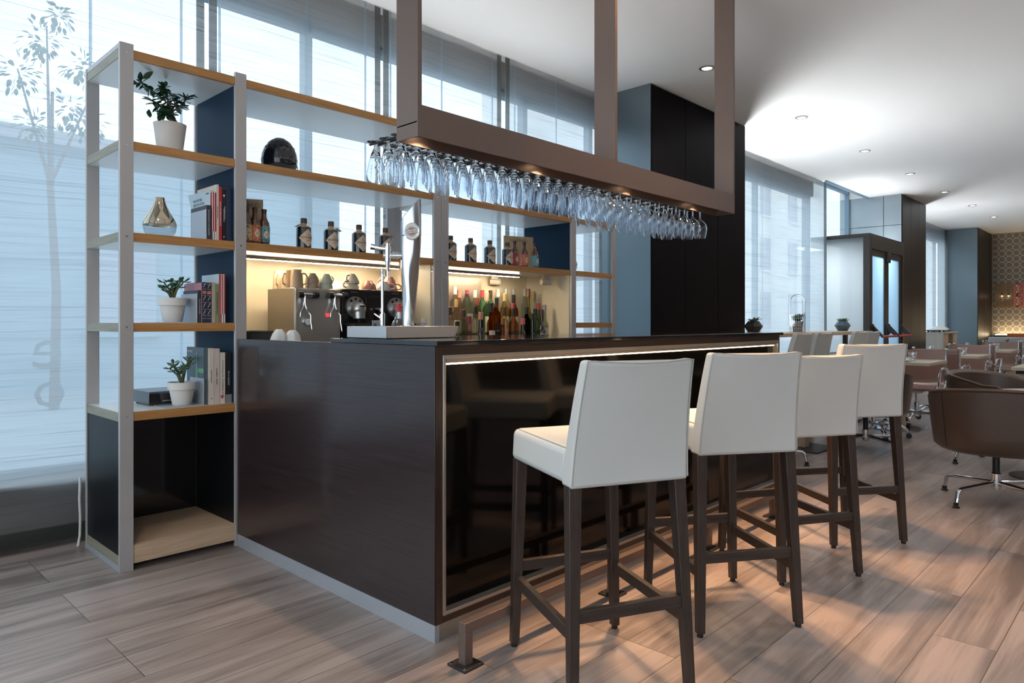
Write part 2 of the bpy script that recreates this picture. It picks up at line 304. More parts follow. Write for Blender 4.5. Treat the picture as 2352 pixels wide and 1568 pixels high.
def dup(root, loc, rz=None, label=None, group=None, kd=None):
    """copy a thing with its parts and sub-parts"""
    r = root.copy(); C.objects.link(r); r.location = loc
    if rz is not None: r.rotation_euler = (0, 0, rz)
    if label: r['label'] = label
    if group: r['group'] = group
    def rec(a, b):
        if a.name not in KIDS: KIDS[a.name] = kids(a)
        for ch in KIDS[a.name]:
            c = ch.copy(); C.objects.link(c); c.parent = b; rec(ch, c)
    rec(root, r)
    return r
FY = lambda x, y, z: frame((x, y, z), (1, 0, 0), (0, 0, 1))     # text plane facing -Y
FX = lambda x, y, z: frame((x, y, z), (0, -1, 0), (0, 0, 1))    # text plane facing -X
H = 3.48
P_ROW, P_BAR, P_FILL, P_RACK, P_LOB, P_LEFT = 32., 680., 75., 38., 18., 36.
SKY, EXPO = 2.15, .16
MT['led2'] = emit('bench_led', (1, .8, .5), 45.); MT['fill_glow'] = emit('fill_led', (1, .97, .94), 17.); MT['fill_glow_lobby'] = emit('fill_led_lobby', (.95, .98, 1), 45.)  # the last two light the added ceiling-fill strips
MT['fill_lens'] = emit('uplighter_lens', (.93, .97, 1), 850.); MT['fill_lens_b'] = emit('fill_lamp_lens_b', (.95, .98, 1), 1650.)  # glow of the added fill lamps
MT['led'] = emit('led_strip', (1, .85, .6), 95.)
# ------------------------------------------------------------------ setting
XB0, XE, YR, YW = -2.4, 21.85, -6.0, 4.30
struct(B().box(XB0-.2, YR-.2, -.12, XE+.2, 4.6, 0).build('floor', 'floor'))
cb = B(); cb.box(XB0-.2, YR-.2, H, XE+.2, 4.13, H+.3); cb.box(XB0-.2, 4.13, H, 11.72, 4.6, H+.3); cb.box(13.84, 4.13, H, XE+.2, 4.6, H+.3); cb.box(11.6, 4.1, 3.86, 14, 4.7, 3.95)
struct(cb.build('ceiling', 'ceiling'))
struct(B().box(XB0-.2, YR-.2, 0, XE+.2, YR, H).build('wall_right', col('brown_wall', (.16, .12, .1), .7)))
b = B(); b.box(XB0-.2, YR, 0, XB0, 4.3, .4).box(XB0-.2, YR, 3.2, XB0, 4.3, H)
struct(b.build('wall_back', 'wall'))
b = B(); b.box(XE, YR-.2, 0, XE+.2, 4.5, H)
struct(b.build('wall_front', 'paper'))
b = B()
for x0, x1 in ((XB0-.2, 11.72), (15.5, XE)): b.box(x0, YW, 0, x1, YW+.22, .34); b.box(x0, YW+.02, 3.24, x1, YW+.22, H)
b.box(11.72, 4.42, 0, 13.9, 4.6, .3)
struct(b.build('wall_left', 'parapet'))
struct(B().box(XB0, 4.235, .32, 5.78, YW+.05, .345).build('trim_light_block', 'parapet'))  # added unseen ledge, stops daylight leaking down behind the lower curtain
def window(n, x0, x1, y, z0, z1, mull):
    fr = B(); w = .05
    for z in (z0, z1-w): fr.box(x0, y-.03, z, x1, y+.04, z+w)
    for x in [x0+.03]+list(mull)+[x1-.03]: fr.box(x-.03, y-.03, z0, x+.03, y+.04, z1)
    root = struct(fr.build('window_%d' % n, 'frame'))
    B().box(x0, y, z0, x1, y+.008, z1).build('pane', 'pane', root)
    return root
w1 = window(1, XB0, 5.78, 4.4, .34, 3.24, (.25, 2.52, 4.75))
lb = B()
for ch, sz, x, z in (('e', .34, .98, 1.02), ('o', .3, .99, .80)): lb.text(ch, sz, frame((x, 4.412, z), (-1, 0, 0), (0, 0, 1)), .0003)
lb.build('window_lettering', col('vinyl', (.3, .36, .42), .7), w1)
window(2, 7.8, 11.72, 4.4, .34, 3.24, (9.7,))
window(3, 11.72, 13.86, 4.47, .3, 3.62, ())
window(4, 15.5, 20.07, 4.4, .34, 3.24, (17.6,))
fr = B()
for y in (-5.9, -3.2, -.6, 2., 4.2): fr.box(XB0-.12, y-.03, .4, XB0-.05, y+.03, 3.2)
w5 = struct(fr.build('window_5', 'frame')); B().box(XB0-.1, YR, .4, XB0-.09, 4.3, 3.2).build('pane', 'pane', w5)
# columns
def column(n, x0, x1, y, m1, m2, seams, tiles=()):
    b = B().box(x0, y, 0, x1, 4.34, H)
    r = struct(b.build('column_%d' % n, m1))
    b = B(); xs = [x0+.006]+list(seams)+[x1-.004]
    for i in range(len(xs)-1): b.box(xs[i]+.003, y-.012, 0, xs[i+1]-.003, y+.002, H-.012)
    b.build('cladding', m2, r, bevel=.002)
    if tiles:
        ys, zs = tiles; b = B()
        for i in range(len(ys)-1):
            for j in range(len(zs)-1): b.box(x0-.014, ys[i]+.004, zs[j]+.004, x0+.002, ys[i+1]-.004, zs[j+1]-.004)
        b.build('tile_panel', 'colpale', r, bevel=.002)
    return r
column(1, 5.78, 7.8, 3.67, 'colbluelit', 'colmetal', (6.42, 7.13))
column(2, 13.88, 15.5, 3.56, 'joint', 'colbrown', (14.4, 14.95), ((3.56, 3.86, 4.6), (0, .9, 2.0, 2.93, 3.84)))
column(3, 20.07, 21.85, 3.49, 'colbluelit', 'colbrown', (20.9,))
b = B().box(13.88, 4.3, 0, 14.1, 4.62, 3.86); struct(b.build('trim_1', 'colpale'))
struct(B().box(11.72, 4.1, H-.03, 13.84, 4.14, H+.36).build('trim_2', 'frame'))
# curtains: flat linen panels hanging from the ceiling
def curtain(x0, x1, y, label, hem0=True, hem1=True, seams=(), z0=.035, sag=0., hw=.05):
    root = thing('curtain_panel', label, 'curtain', ((x0+x1)/2, y, z0), 0, 'linen curtain panels along the windows')
    def sh(a, b, dy, nu=30, za=z0+.0):
        def fn(u, v):
            x = a+(b-a)*u
            return (x, y+dy+.010*sin(x*3.1+v)*(.3+.7*(1-v))+.004*sin(x*11), za+(H-.01-za)*v)
        return B().sheet(fn, nu, 6)
    sh(x0, x1, 0, max(8, int((x1-x0)*14))).build('fabric', 'cur', root, ang=180)
    for q in ([x0] if hem0 else [])+([x1-hw] if hem1 else []): sh(q, q+hw, -.006, 3).build('side_hem', 'hem', root, ang=180)
    for q in seams: sh(q-.008, q+.008, -.005, 2).build('seam', 'seam', root, ang=180)
    B().box(x0, y-.012, z0, x1, y+.012, z0+.075).build('bottom_hem', 'hem', root, bevel=.003)
    return root
curtain(-2.3, 1.737, 4.215, 'sheer white linen curtain panel beside and behind the left end of the shelf unit', True, True, (1.13, 1.60))
curtain(1.763, 3.012, 4.215, 'sheer white linen curtain panel behind the coffee machines and gin bottles on the shelf unit', True, True, (1.83, 2.42, 2.88))
curtain(3.035, 4.275, 4.215, 'sheer white linen curtain panel seen through the upright frame above the bar', True, True, (3.1, 3.6, 4.17))
curtain(4.325, 5.72, 4.215, 'sheer white linen curtain panel next to the blue lit side of the big dark column', True, True, (4.44, 5.0))
curtain(7.82, 11.86, 4.17, 'wide sheer white linen curtain panel behind the high window table', True, True, (9.4,), hw=.12)
curtain(15.52, 20.04, 4.14, 'narrow looking sheer curtain panel between the two far columns', True, True, (), hw=.22)
# glazed entrance lobby with double doors
X0, X1, Yd, Zt = 11.87, 13.80, 3.5, 2.585
lob = struct(B().box(X0, Yd, Zt-.06, X1, 4.42, Zt).build('door_1', 'bronzed'))
B().box(X0+.01, Yd+.1, .02, X0+.03, 4.42, Zt-.06).build('frosted_side_panel', 'frost', lob)
B().box(X0+.1, Yd+.3, Zt, X1-.1, Yd+.36, Zt+.004).build('added_fill_strip', 'fill_glow_lobby', lob)  # added glowing strip, out of sight, brightens the ceiling over the lobby
b = B().box(X0, Yd, 0, X0+.10, Yd+.1, Zt-.06).box(X1-.10, Yd, 0, X1, Yd+.1, Zt-.06).box(X0+.1, Yd, Zt-.24, X1-.1, Yd+.1, Zt-.06)
b.build('door_frame', 'bronzed', lob, bevel=.004)
l = bpy.data.lights.new('lobby_fill', 'AREA'); l.energy = P_LOB; l.color = (.86, .95, 1); l.size = .8; l.size_y = .4; l.shape = 'RECTANGLE'; lo = bpy.data.objects.new('lobby_fill', l); C.objects.link(lo); lo.parent = lob; lo.location = ((X0+X1)/2, Yd+.55, Zt-.09)  # added area lamp that makes the frosted and door panes bright
B().box((X0+X1)/2-.42, Yd+.33, Zt-.085, (X0+X1)/2+.42, Yd+.77, Zt-.06).build('lobby_fill_panel', 'whitem', lob)  # made-up fixture for the added lobby lamp
xm = (X0+X1)/2
for a, c in ((X0+.10, xm-.005), (xm+.005, X1-.10)):
    f = B(); z1 = Zt-.24
    f.box(a, Yd+.02, 0, a+.1, Yd+.07, z1).box(c-.1, Yd+.02, 0, c, Yd+.07, z1).box(a+.1, Yd+.02, z1-.1, c-.1, Yd+.07, z1).box(a+.1, Yd+.02, 0, c-.1, Yd+.07, .14)
    d = f.build('door_leaf', 'bronzed', lob, bevel=.004)
    B().box(a+.1, Yd+.04, .14, c-.1, Yd+.05, z1-.1).build('door_pane', 'doorglass', d)
    z = .94
    p = B()
    for x in (a+.05, c-.05):
        p.box(x-.03, Yd-.01, z+.02, x+.03, Yd+.02, z+.2)
        p.hexa([(x-.02, Yd-.15, z-.02), (x+.02, Yd-.15, z-.02), (x+.02, Yd-.01, z+.08), (x-.02, Yd-.01, z+.08)], [(x-.02, Yd-.15, z+.02), (x+.02, Yd-.15, z+.02), (x+.02, Yd-.01, z+.18), (x-.02, Yd-.01, z+.18)])
    p.build('panic_bar_arm', 'bronzed', d, bevel=.004)
    B().cyl((a+.04, Yd-.14, z), (c-.04, Yd-.14, z), .019).build('panic_bar', 'red', d)
B().box(xm-.05, Yd-.03, Zt-.42, xm+.05, Yd+.02, Zt-.25).build('door_closer', 'bronzed', lob, bevel=.01)
# outside: street, houses, tree
struct(B().box(-40, 4.62, -.2, 60, 40, -.12).build('street_ground', col('paving', (.3, .33, .35), .9)))
def house(name, label, x0, x1, y, z1, mat, wins, balc=False):
    r = thing(name, label, 'building', ((x0+x1)/2, y+3, -.12))
    B().box(x0, y, -.12, x1, y+6, z1).build('wall', mat, r)
    for (wx, wz, ww, wh) in wins:
        f = B().box(wx, y-.05, wz, wx+ww, y+.02, wz+wh).build('window', col('shutter_grey', (.42, .44, .5), .6), r)
        B().box(wx-.1, y-.14, wz-.12, wx+ww+.1, y+.02, wz).build('sill', mat, f)
    B().box(x0-.2, y-.3, z1, x1+.2, y+6.2, z1+.25).build('roof', col('roof_grey', (.35, .35, .37), .8), r)
    return r
lowm = col('render_grey', (.27, .38, .45), .9); whm = col('render_white', (.82, .81, .78), .9)
house('low_house', 'low grey building across the street seen through the left curtain', -30, 9.5, 15, 4.4, lowm, [(x, 1.0, 1.2, 1.9) for x in range(-8, 9, 3)])
house('white_house', 'tall white rendered building with shuttered windows seen beside the glazed lobby', 24, 130, 19, 17, whm, [(x, z, 1.5, 2.1) for x in (26, 30, 34, 38, 42.6, 47) for z in (1, 4.5, 8, 11.5)])
t = thing('street_tree', 'leafy street tree outside, a soft shadow on the left curtain', 'tree', (2.75, 12, -.12))
tb = B().tube([(2.75, 12, -.12), (2.78, 12, 1.6), (2.7, 12, 3.2), (2.75, 12.1, 4.6)], [.07, .06, .045, .02])
for q in ((2.3, 12, 4.8), (3.2, 11.9, 4.6), (2.7, 12.2, 5.6)): tb.tube([(2.7, 12, 3.2), q], [.03, .01])
tb.build('trunk', 'bark', t)
rnd = random.Random(3); lf = B()
for k in range(420):
    cx, cy, cz, r = rnd.choice(((2.3, 12, 4.7, .3), (2.9, 11.9, 4.3, .34), (2.6, 12.1, 5.3, .3), (3.1, 12, 5.0, .25), (2.5, 12, 4.0, .22), (3.2, 12.1, 4.2, .24), (2.8, 12, 5.7, .2)))
    d = V((rnd.gauss(0, 1), rnd.gauss(0, 1), rnd.gauss(0, 1))).normalized()
    lf.leaf(V((cx, cy, cz))+d*r*rnd.random()**.5, d+V((0, 0, -.3)), (0, 0, 1) if abs(d.z) < .9 else (1, 0, 0), .1, .06)
lf.build('crown', 'leaf', t)
# bare skin: recessed lights
def downlight(x, y, label, power, colr=(1, .9, .78), angle=115, lens='lamp', group='recessed ceiling downlights'):
    r = thing('ceiling_downlight', label, 'downlight', (x, y, H), 0, group)
    B().lathe([(.07, 0), (.07, -.006), (.05, -.010), (.045, -.004), (.045, 0)], 24, (x, y, H), cap=False).build('trim_ring', 'trim', r)
    B().lathe([(.045, -.0035), (.001, -.0036)], 20, (x, y, H), cap=True).build('lens', lens, r)
    l = bpy.data.lights.new('downlight_beam', 'SPOT'); l.energy = power; l.color = colr; l.spot_size = radians(angle); l.spot_blend = .6; l.shadow_soft_size = .09
    o = bpy.data.objects.new('downlight_beam', l); C.objects.link(o); o.parent = r; o.location = (0, 0, -.03)
names = ['right beside the rightmost upright of the bar frame', 'second along the row from the bar frame', 'third along the row, in front of the wide curtain', 'fourth along the row, over the entrance lobby', 'fifth along the row, past the lobby column', 'sixth along the row', 'farthest along the row, near the wallpapered wall']
for (x, y), nm in zip(((5.79, 3.08), (7.92, 3.05), (10.06, 3.03), (12.1, 2.99), (14.2, 2.96), (16.2, 2.9), (18.3, 2.88)), names):
    downlight(x, y, 'small round glowing downlight '+nm, P_ROW)
for i, (x, y, p) in enumerate(((3.1, 2.1, P_BAR*.55), (3.5, 2.1, P_BAR*.45), (-1.2, -1.8, P_FILL), (1.8, -2.4, P_FILL), (4.5, -1.2, P_FILL*1.0), (7.5, -1.2, P_FILL), (10.5, -1.2, P_FILL), (14, -1.2, P_FILL), (18, -1.2, P_FILL), (4.5, -4, P_FILL), (9.5, -4, P_FILL))):  # first pair follows the bar's floor shadow; the rest are added unseen fill
    downlight(x, y, 'unseen downlight set in the ceiling out of the picture', p, (1, .57, .28) if i < 2 else (.98, .97, 1), 66 if i < 2 else 130, group='downlights out of view')
for x, y in ((.45, 2.25), (-.9, 1.7)): downlight(x, y, 'unseen downlight set in the ceiling out of the picture', P_LEFT, (1, .84, .68), 120, group='downlights out of view')
# ------------------------------------------------------------------ shelf units
SY0, SY1 = 3.545, 4.08
LV = (2.45, 2.02, 1.59, 1.165, .745); TH = .042
def post(u, x, n=1):
    for y in (SY0, SY1-.02):
        p = B().box(x, y, 0, x+.06, y+.02, 2.475).build('post', 'alu', u, bevel=.0015)
        if y == SY0:
            s = B()
            for z in LV: s.cyl((x+.03, y-.0012, z-.02), (x+.03, y+.001, z-.02), .004, n=10)
            s.build('screw', 'chrome', p)
def shelf(u, x0, x1, fx0, fx1, z, sides=(), em='oakX'):
    s = B().box(x0+(.004 if sides and sides[0] < x0+.1 else 0), SY0+.02, z-TH, x1-(.004 if sides and sides[0] > x0+.1 else 0), SY1-.02, z).build('shelf', 'shelfwhite', u)
    B().box(fx0, SY0+.005, z-TH, fx1, SY0+.022, z+.0005).build('front_edging', em, s, bevel=.001)
    for x in sides: B().box(x, SY0+.0205, z-TH, x+.004, SY1-.0205, z+.0003).build('side_edging', 'oakY', s)
def bookcase(u, x0, inner, side):
    """x0 outer left; .61 wide"""
    x1 = x0+.61
    es = x0+.003 if side < x0+.3 else x1-.004
    for z in LV: shelf(u, x0+.003, x1, x0+.06, x1-.061, z, (es,))
    for z in (.074, .116):
        shelf(u, x0+(.003 if z < .1 else .014), x1-(0 if z < .1 else .014), x0+.06, x1-.061, z, (es,) if z < .1 else (), 'oaklight')
    B().box(x0+.012, SY0+.022, .116, x1-.061, SY1-.031, .1175).build('bottom_board', 'oaklight', u)
    B().box(x0+.06, SY1-.03, .116, x1-.061, SY1-.018, LV[4]-TH).build('back_panel', 'backblack', u)
    B().box(side-.004, SY0+.021, .076, side+.008, SY1-.021, LV[4]-TH).build('side_panel', 'black', u)
    B().box(side-.006, SY0+.02, 2.452, side+.006, SY1-.02, 2.474).build('top_rail', 'alu', u)
    B().box(side-.006, SY0+.02, .0, side+.006, SY1-.02, .03).build('floor_rail', 'alu2', u)
uA = thing('shelf_unit', 'tall aluminium and oak shelf unit on the left with plants, books and the coffee machines', 'shelf unit', (1.073, SY0, 0))
uB = thing('shelf_unit', 'aluminium and oak shelf unit on the right holding the crowd of liquor bottles', 'shelf unit', (3.032, SY0, 0))
for x in (1.073, 1.622, 2.964): post(uA, x)
for x in (3.032, 4.41, 4.975): post(uB, x)
bookcase(uA, 1.073, 0, 1.082); bookcase(uB, 4.425, 0, 5.026)
b = B()
for za, zb in ((LV[4], LV[3]-TH), (LV[3], LV[2]-TH), (LV[2], LV[1]-TH), (LV[1], LV[0]-TH)): b.box(1.624, SY0+.021, za, 1.64, SY1-.045, zb)
b.build('divider_panel', 'navy', uA)
B().box(1.624, SY0+.021, .116, 1.64, SY1-.03, LV[4]-TH).build('divider_panel', 'black', uA)  # same navy panel lower down, coloured black for the shade there
b = B()
for za, zb in ((LV[2], LV[1]-TH), (LV[1], LV[0]-TH)): b.box(4.402, SY0+.021, za, 4.42, SY1-.021, zb)
b.build('divider_panel', 'navy', uB)
B().box(4.404, SY0+.021, .95, 4.42, SY1-.021, LV[2]-TH).build('divider_panel', 'cream', uB)
for u, x0, x1 in ((uA, 1.684, 2.963), (uB, 3.093, 4.409)):
    for z in LV[:3]: shelf(u, x0-.02, x1+.02, x0-.001, x1, z)
    s = B().box(x0, SY1-.045, .95, x1, SY1-.03, LV[2]-TH).build('back_panel', 'cream', u)
    if u is uA: B().box(x1-.012, SY0+.021, .95, x1, SY1-.046, LV[2]-TH).build('side_panel', 'cream', u); B().box(x0-.03, SY0+.021, .95, x0-.012, SY1-.046, LV[2]-TH).build('side_panel', 'cream', u)
    else: B().box(3.1, SY1-.05, .96, 3.86, SY1-.044, 1.52).build('steel_splashback', col('champagne_steel', (.55, .45, .36), .33, metal=.6), u)
    xr = x1-.09 if u is uA else x1-.34
    l = B().box(x0+.005, 3.80, LV[2]-TH-.018, xr, 3.822, LV[2]-TH).build('light_channel', 'trim', u)
    B().box(x0+.008, 3.803, LV[2]-TH-.021, xr-.004, 3.819, LV[2]-TH-.0175).build('led_strip', 'led', l)
for u, x0, x1 in ((uA, 1.15, 2.95), (uB, 3.1, 4.95)): B().box(x0, 3.78, LV[0], x1, 3.84, LV[0]+.004).build('added_fill_strip', 'fill_glow', u)  # added strips, unseen on the shelf tops, to brighten the ceiling
# staff-side back counter under the shelf bays
bc = thing('back_counter', 'back counter behind the bar carrying coffee machines and bottles', 'counter', (1.69, 3.40, 0))
B().box(1.69, 3.42, .91, 2.955, 4.03, .95).build('worktop', 'top', bc, bevel=.002)
B().box(3.1, 3.42, .91, 4.40, 4.03, .95).build('worktop', 'top', bc, bevel=.002)
B().box(2.955, 3.42, .91, 3.1, 3.54, .95).build('worktop_link', 'top', bc)
B().box(1.72, 3.46, .08, 2.95, 4.0, .908).build('cabinet_body', 'backblack', bc); B().box(3.1, 3.46, .08, 4.39, 4.0, .908).build('cabinet_body', 'backblack', bc)
B().box(1.76, 3.5, 0, 2.93, 3.96, .08).build('plinth', 'alu2', bc); B().box(3.12, 3.5, 0, 4.36, 3.96, .08).build('plinth', 'alu2', bc)
for i in range(4):
    x = (1.73, 2.345, 3.12, 3.76)[i]
    d = B().box(x, 3.44, .1, x+.6, 3.459, .9).build('door', 'wengeX', bc, bevel=.002); B().box(x+.2, 3.425, .84, x+.4, 3.44, .852).build('handle', 'chrome', d)
# ------------------------------------------------------------------ the bar
bar = thing('bar_counter', 'dark wenge bar with a glossy black front panel and warm light line', 'bar counter', (1.63, 1.944, 0))
B().box(1.63, 1.946, .066, 1.656, 3.541, 1.081).build('side_panel', 'wenge', bar, bevel=.001)
B().box(1.632, 1.948, 0, 1.654, 3.541, .064).build('side_plinth', 'alu2', bar)
B().box(1.633, 1.944, .064, 1.665, 1.99, 1.0805).build('corner_post', 'wengeZ', bar)
B().box(1.665, 1.946, 1.047, 4.64, 1.99, 1.0805).box(1.665, 1.946, .064, 4.64, 1.99, .092).build('front_rail', 'wengeX', bar)
B().box(4.64, 1.944, .064, 4.665, 2.60, 1.0805).build('end_panel', 'wengeZ', bar, bevel=.001)
B().box(1.655, 1.956, 0, 4.64, 1.975, .064).build('front_plinth', 'trim', bar)
t = B(); a, c, z0, z1, w = 1.665, 4.64, .092, 1.047, .013
t.box(a, 1.938, z0, a+w, 1.985, z1).box(c-w, 1.938, z0, c, 1.985, z1).box(a+w, 1.938, z1-w, c-w, 1.985, z1).box(a+w, 1.938, z0, c-w, 1.985, z0+w)
t.build('metal_frame', 'trim', bar, bevel=.0015)
B().box(a+w, 1.975, z0+w, c-w, 1.987, z1-w).build('front_panel', 'blackglass', bar)
B().box(1.66, 1.99, .066, 4.64, 2.60, 1.08).build('body', 'wengeX', bar)
l = B().box(a+w+.012, 1.95, z1-w-.016, c-w-.03, 1.962, z1-w-.001).build('light_channel', 'trim', bar)
B().cyl((a+w+.014, 1.953, z1-w-.02), (c-w-.034, 1.953, z1-w-.02), .003, n=8).build('led_strip', 'ledbar', l)
wt = recenter(B().box(1.628, 1.932, 1.082, 4.70, 2.645, 1.10).build('bar_worktop', 'top', None, bevel=.0015), (1.628, 1.932, 1.082))
tag(wt, 'thin black glass worktop lying along the bar', 'worktop')
fr = thing('foot_rail', 'low square bronze foot rail bolted to the floor in front of the bar', 'foot rail', (1.59, 1.75, 0))
B().box(1.585, 1.733, .115, 4.12, 1.767, .15).build('rail', 'bronze', fr, bevel=.0015)
for x in (1.585, 2.44, 3.28, 4.085):
    p = B().box(x, 1.733, .008, x+.035, 1.767, .115).build('post', 'bronze', fr, bevel=.001)
    B().box(x-.027, 1.706, 0, x+.062, 1.794, .008).build('base_plate', 'bronzed', p, bevel=.001)
    s = B()
    for dx in (-.017, .052):
        for dy in (-.034, .034): s.cyl((x+dx, 1.75+dy, .008), (x+dx, 1.75+dy, .0095), .005, n=8)
    s.build('screw', 'chrome', p)
# ------------------------------------------------------------------ hanging glass rack
RX0, RX1, RY0, RY1, RZ0, RZ1 = 1.715, 4.424, 2.15, 2.287, 1.90, 2.026
rk = thing('glass_rack', 'bronze metal frame hanging from the ceiling above the bar with rods for glasses', 'glass rack', (RX0, RY0, RZ0))
b = B().box(RX0, RY0, RZ0, RX1, RY0+.007, RZ1).box(RX0, RY1-.007, RZ0, RX1, RY1, RZ1).box(RX0+.006, RY0+.007, RZ1-.007, RX1-.006, RY1-.007, RZ1).box(RX0, RY0+.007, RZ0+.055, RX1, RY1-.007, RZ0+.06)
b.box(RX0, RY0+.007, RZ0, RX0+.006, RY1-.007, RZ1).box(RX1-.006, RY0+.007, RZ0, RX1, RY1-.007, RZ1)
b.build('beam', 'bronze', rk)
for x in (RX0, 3.043, RX1-.02): B().box(x, RY0, RZ1, x+.02, RY1, H).build('upright', 'bronze', rk)
for x in (1.83, 2.57, 3.34, 4.10):
    s = B().lathe([(.03, 0), (.034, -.004), (.026, -.006), (.025, 0)], 20, (x, 2.22, RZ0+.054), cap=False).build('spotlight', 'trim', rk)
    B().lathe([(.026, -.002), (.001, -.0021)], 16, (x, 2.22, RZ0+.054)).build('lens', 'lampw', s)
    l = bpy.data.lights.new('rack_beam', 'SPOT'); l.energy = P_RACK; l.color = (1, .72, .46); l.spot_size = radians(125); l.spot_blend = .7; l.shadow_soft_size = .018
    o = bpy.data.objects.new('rack_beam', l); C.objects.link(o); o.parent = rk; o.location = (x-RX0, 2.22-RY0, .048)
B().box(RX0+.35, 2.19, RZ1, 2.7, 2.25, RZ1+.003).box(3.4, 2.19, RZ1, RX1-.35, 2.25, RZ1+.003).build('added_fill_strip', 'fill_glow', rk)  # added glow on the beam top, out of sight, lifting the ceiling above
rows = []
x = 1.772
while x < 3.24: rows.append((x, 'f')); x += .0865
x += .02
while x < 4.39: rows.append((x, 'w')); x += .105
for x, k in rows:
    for s in (-1, 1): B().cyl((x+s*.014, RY1, 1.94), (x+s*.014, 2.535, 1.94), .0048, n=8).build('rod', 'bronzed', rk)
fl = [(.036, .004), (.036, .0015), (.02, -.003), (.008, -.010), (.0065, -.02), (.009, -.032), (.0165, -.05), (.024, -.08), (.031, -.115), (.0365, -.15), (.0375, -.172), (.036, -.205)]
fl = [(r*1.06, z*.86) for r, z in fl]
wi = [(.037, .004), (.037, .0015), (.018, -.003), (.006, -.010), (.0045, -.03), (.0045, -.066), (.009, -.078), (.026, -.092), (.041, -.112), (.047, -.135), (.0465, -.155), (.042, -.18), (.036, -.205)]
def drink(name, prof, rim):
    n = 28; q = [p for p in prof if p[1] < -.03]
    inner = [(max(r-.0016, .001), z) for r, z in q][::-1]; inner = inner+[(.001, inner[-1][1]+.004)]
    b = B(); b.lathe([(.001, .004)]+prof+inner, n, cap=False)
    o = b.build(name, 'crystal', None, ang=60)
    return o
f0 = drink('beer_flute', fl, .036); g0 = drink('wine_glass', wi, .036)
tag(f0, 'tall slim flute glass hanging upside down in the left half of the rack', 'glass', 'flute glasses hanging in the rack')
tag(g0, 'round bowled wine glass hanging upside down at the right end of the rack', 'glass', 'wine glasses hanging in the rack')
used = set(); rnd = random.Random(5)
for x, k in rows:
    for j in range(3):
        src = f0 if k == 'f' else g0
        if k == 'w' and x > 4.3 and j > 1: continue
        loc = (x+rnd.uniform(-.003, .003), 2.34+.0845*j+rnd.uniform(-.004, .004) if k == 'f' else 2.343+.0985*j+rnd.uniform(-.004, .004), 1.9455)
        rz = rnd.random()*6
        if src.name in used: dup(src, loc, rz)
        else: src.location = loc; src.rotation_euler = (0, 0, rz); used.add(src.name)
